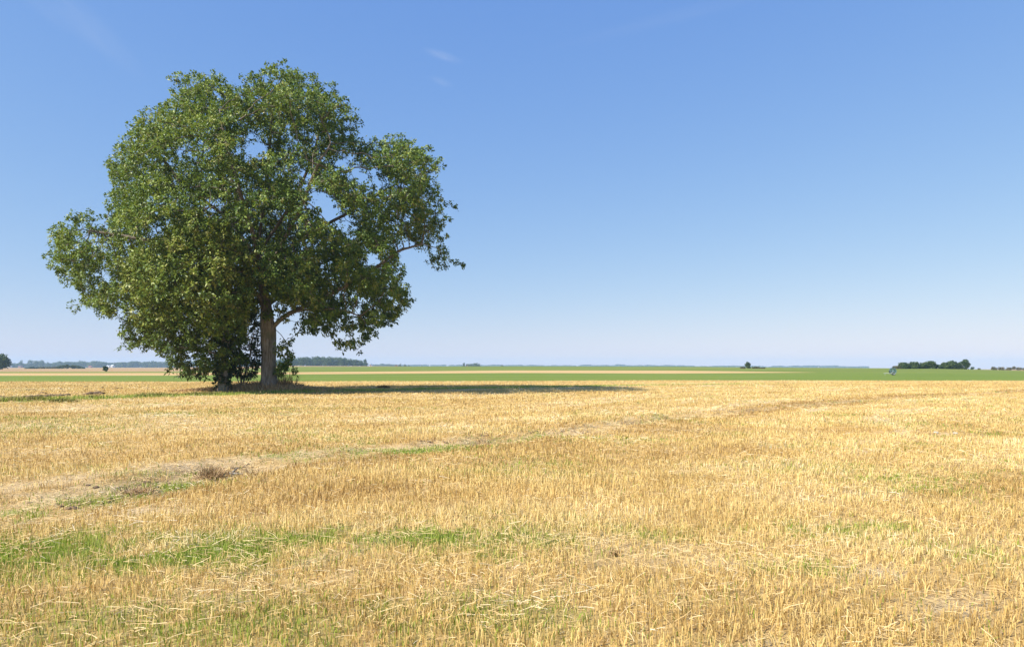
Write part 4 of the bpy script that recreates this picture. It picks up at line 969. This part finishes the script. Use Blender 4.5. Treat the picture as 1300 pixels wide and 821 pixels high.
# ---------- irrigation hose reel on the green field
def hose_reel():
    px, pyb = 1129.5, 476.0
    # find depth where the terrain shows at that row
    Ys = np.linspace(96, 240, 400); xs = (px - CX) / F * Ys; pr = HZ + (CH - zat(xs, Ys)) * F / Ys
    Y = Ys[np.argmin(np.abs(pr - pyb))]; x = (px - CX) / F * Y; z = zat(x, Y)[0]; s = 14.0 * Y / F / 4.9
    root = empty('hose_reel', (x, Y, z), math.radians(-12)); root.scale = (s, s, s)
    tag(root, 'teal irrigation hose reel on wheels with a pale drawbar, standing in the green field', 'machine')
    # frame and turntable; drum axis along y
    f = MB(); cx = 1.25; cz = 1.75
    for sy in (-.75, .75):
        f.box(.1, 2.3, sy - .06, sy + .06, .62, .78)
        f.tube([(.35, sy, .78), (cx, sy, cz), (2.15, sy, .78)], .07, 6); f.tube([(cx, sy, cz), (cx, sy * .2, cz)], .09, 8)
    for xx in (.2, 1.2, 2.2): f.box(xx - .06, xx + .06, -.69, .69, .63, .77)
    f.build('frame', M['galvanised'], root)
    d = MB(); n = 28
    for sy in (-.6, .6):      # two open flanges: rim, spokes and hub
        ring = [(cx + 1.35 * math.cos(2*math.pi*k/n), sy, cz + 1.35 * math.sin(2*math.pi*k/n)) for k in range(n + 1)]
        d.tube(ring, .08, 6, False)
        for k in range(8):
            a = math.pi * k / 4 + .2; d.tube([(cx, sy, cz), (cx + 1.33*math.cos(a), sy, cz + 1.33*math.sin(a))], .05, 6)
    d.tube([(cx, -.62, cz), (cx, .62, cz)], .55, 20); d.build('drum', M['teal_paint'], root)
    h = MB()
    for j in range(9):
        y_ = -.48 + j * .12
        for rr in (1.12, 1.0):
            h.tube([(cx + rr * math.cos(2*math.pi*k/n), y_, cz + rr * math.sin(2*math.pi*k/n)) for k in range(n + 1)], .062, 6, False)
    h.build('hose', M['teal_paint'], root)
    for sy in (-.98, .98):
        w = MB(); w.tube([(1.5 + .36*math.cos(2*math.pi*k/20), sy, .48 + .36*math.sin(2*math.pi*k/20)) for k in range(21)], .125, 8, False)
        o = w.build('wheel', M['tyre'], root, True); MB().tube([(1.5, sy - .08, .48), (1.5, sy + .08, .48)], .28, 14).build('rim', M['galvanised'], o)
    a = MB(); a.tube([(1.5, -.95, .48), (1.5, .95, .48)], .05, 8); a.build('axle', M['galvanised'], root)
    b = MB()
    for sy in (-.5, .5): b.tube([(.2, sy, .70), (-1.3, sy * .3, .85), (-2.3, 0, .8)], .09, 8)
    b.tube([(-2.3, 0, .8), (-2.5, 0, .78)], .08, 8); b.build('drawbar', M['galvanised'], root)
    MB().tube([(-1.9, 0, .82), (-1.9, 0, .05)], .05, 8).box(-2.05, -1.75, -.15, .15, 0, .06).build('jack_stand', M['galvanised'], root)
    g = MB(); g.tube([(-.1, 0, .7), (-.15, 0, 1.5), (.15, 0, 2.55), (.1, 0, 3.0)], .06, 8); g.tube([(-.15, 0, 1.7), (-.6, 0, 2.1)], .045, 8); g.box(-.32, .12, -.22, .22, 1.2, 1.9)
    g.build('gearbox', M['tyre'], root)
    c = MB(); c.box(.35, 2.2, -.7, .7, 3.12, 3.18); 
    for xx in (.5, 2.05): c.tube([(xx, .65, .78), (xx, .65, 3.14)], .04, 6)
    c.build('rain_hood', M['hose'], root)
hose_reel()
print('T hose_reel() %.1f' % (time.time() - _t0))

# ------------------------------------------------------------------ haze
hz_n = NT('haze_air'); v = hz_n.new('ShaderNodeVolumePrincipled')
v.inputs['Color'].default_value = (0.45, 0.68, 0.92, 1); v.inputs['Density'].default_value = 0.00019; v.inputs['Anisotropy'].default_value = 0.0
hz_n.link(v.outputs[0], hz_n.out.inputs['Volume'])
hm = MB().box(-6600, 6600, -450, 4650, -4.5, 60); hz = hm.build('haze', hz_n.m); hz['kind'] = 'stuff'

# ------------------------------------------------------------------ light, sky, camera
az = math.radians(SUN_AZ); el = math.radians(SUN_EL)
sd = Vector((math.cos(az) * math.cos(el), math.sin(az) * math.cos(el), math.sin(el)))
sl = bpy.data.lights.new('sun', 'SUN'); sl.energy = 5.0; sl.angle = math.radians(0.53); sl.color = (1.0, 0.955, 0.88)
so = bpy.data.objects.new('sun', sl); COL.objects.link(so); so.rotation_euler = (-sd).to_track_quat('-Z', 'Y').to_euler()

w = bpy.data.worlds.new('World'); scene.world = w; w.use_nodes = True; t = w.node_tree; t.nodes.clear()
wo = t.nodes.new('ShaderNodeOutputWorld'); bg = t.nodes.new('ShaderNodeBackground'); sk = t.nodes.new('ShaderNodeTexSky')
sk.sky_type = 'NISHITA'; sk.sun_disc = False; sk.sun_elevation = el; sk.sun_rotation = math.atan2(sd.x, sd.y)
sk.altitude = 100; sk.air_density = 1.0; sk.dust_density = 0.25; sk.ozone_density = 3.0
bg.inputs['Strength'].default_value = 0.10
sp = t.nodes.new('ShaderNodeSeparateColor'); cb = t.nodes.new('ShaderNodeCombineColor'); t.links.new(sk.outputs[0], sp.inputs[0])
KS = 0.168
for i, (a_, g_) in enumerate(((0.71, 0.82), (0.695, 0.59), (0.86, 0.23))):     # film-like response of the clear sky, per channel
    m1 = t.nodes.new('ShaderNodeMath'); m1.operation = 'MULTIPLY'; m1.inputs[1].default_value = KS; t.links.new(sp.outputs[i], m1.inputs[0])
    m2 = t.nodes.new('ShaderNodeMath'); m2.operation = 'POWER'; m2.inputs[1].default_value = g_; t.links.new(m1.outputs[0], m2.inputs[0])
    m3 = t.nodes.new('ShaderNodeMath'); m3.operation = 'MULTIPLY'; m3.inputs[1].default_value = a_ / KS; t.links.new(m2.outputs[0], m3.inputs[0])
    t.links.new(m3.outputs[0], cb.inputs[i])
tc = t.nodes.new('ShaderNodeTexCoord'); last = cb.outputs[0]
def wn(ty, **kw):
    x = t.nodes.new(ty)
    for k_, v_ in kw.items(): setattr(x, k_, v_)
    return x
# faint cirrus high in the sky: (direction, half sizes, turn, strength)
for (wx, wy, hx, hy, rot, st) in ((562, 71, 26, 6, -14, .20), (560, 104, 16, 5, -18, .13), (115, 35, 75, 20, -38, .11), (60, 12, 60, 14, -30, .06), (860, 20, 160, 10, 8, .05)):
    dv = Vector(((wx - CX) / F, 1, (HZ - wy) / F)).normalized(); ux = Vector((0, 0, 1)).cross(dv).normalized() * -1; uz = ux.cross(dv)
    a_ = math.radians(rot); e1 = ux * math.cos(a_) + uz * math.sin(a_); e2 = uz * math.cos(a_) - ux * math.sin(a_); sc_ = F / dv.y
    comb = wn('ShaderNodeCombineXYZ')
    for i, (e_, hs) in enumerate(((e1, hx), (e2, hy))):
        dp = wn('ShaderNodeVectorMath', operation='DOT_PRODUCT'); dp.inputs[1].default_value = e_; t.links.new(tc.outputs['Generated'], dp.inputs[0])
        ml = wn('ShaderNodeMath', operation='MULTIPLY'); ml.inputs[1].default_value = sc_ / hs; t.links.new(dp.outputs['Value'], ml.inputs[0]); t.links.new(ml.outputs[0], comb.inputs[i])
    front = wn('ShaderNodeVectorMath', operation='DOT_PRODUCT'); front.inputs[1].default_value = dv; t.links.new(tc.outputs['Generated'], front.inputs[0])
    gt = wn('ShaderNodeMath', operation='GREATER_THAN'); gt.inputs[1].default_value = 0.3; t.links.new(front.outputs['Value'], gt.inputs[0])
    ln = wn('ShaderNodeVectorMath', operation='LENGTH'); t.links.new(comb.outputs[0], ln.inputs[0])
    mr = wn('ShaderNodeMapRange', interpolation_type='SMOOTHSTEP'); mr.inputs[1].default_value = 1.25; mr.inputs[2].default_value = 0.0; mr.inputs[3].default_value = 0; mr.inputs[4].default_value = 1; t.links.new(ln.outputs['Value'], mr.inputs[0])
    nz = wn('ShaderNodeTexNoise'); nz.inputs['Scale'].default_value = 1.6; nz.inputs['Detail'].default_value = 5; nz.inputs['Distortion'].default_value = 0.6; t.links.new(comb.outputs[0], nz.inputs['Vector'])
    m_a = wn('ShaderNodeMath', operation='MULTIPLY'); t.links.new(mr.outputs[0], m_a.inputs[0]); t.links.new(nz.outputs['Fac'], m_a.inputs[1])
    m_b = wn('ShaderNodeMath', operation='MULTIPLY'); t.links.new(m_a.outputs[0], m_b.inputs[0]); t.links.new(gt.outputs[0], m_b.inputs[1])
    m_c = wn('ShaderNodeMath', operation='MULTIPLY'); m_c.inputs[1].default_value = st; t.links.new(m_b.outputs[0], m_c.inputs[0])
    mx = wn('ShaderNodeMix', data_type='RGBA'); t.links.new(m_c.outputs[0], mx.inputs[0]); t.links.new(last, mx.inputs[6]); mx.inputs[7].default_value = (5.0, 5.2, 5.6, 1); last = mx.outputs[2]
t.links.new(last, bg.inputs[0]); t.links.new(bg.outputs[0], wo.inputs[0])

cam = bpy.data.cameras.new('camera'); co = bpy.data.objects.new('camera', cam); COL.objects.link(co); scene.camera = co
cam.sensor_width = 36; cam.lens = F / 1300 * 36; cam.shift_x = 0.0; cam.shift_y = (HZ - 410.5) / 1300
cam.clip_start = 0.1; cam.clip_end = 20000
co.location = (0, 0, CH + 0.0); co.rotation_euler = (math.radians(90), 0, 0)
vs = scene.view_settings; vs.view_transform = 'Standard'; vs.look = 'None'; vs.exposure = 0.75; vs.gamma = 1; vs.use_curve_mapping = False
scene.cycles.max_bounces = 6; scene.cycles.diffuse_bounces = 3; scene.cycles.transmission_bounces = 3; scene.cycles.volume_bounces = 1
scene.cycles.use_denoising = True
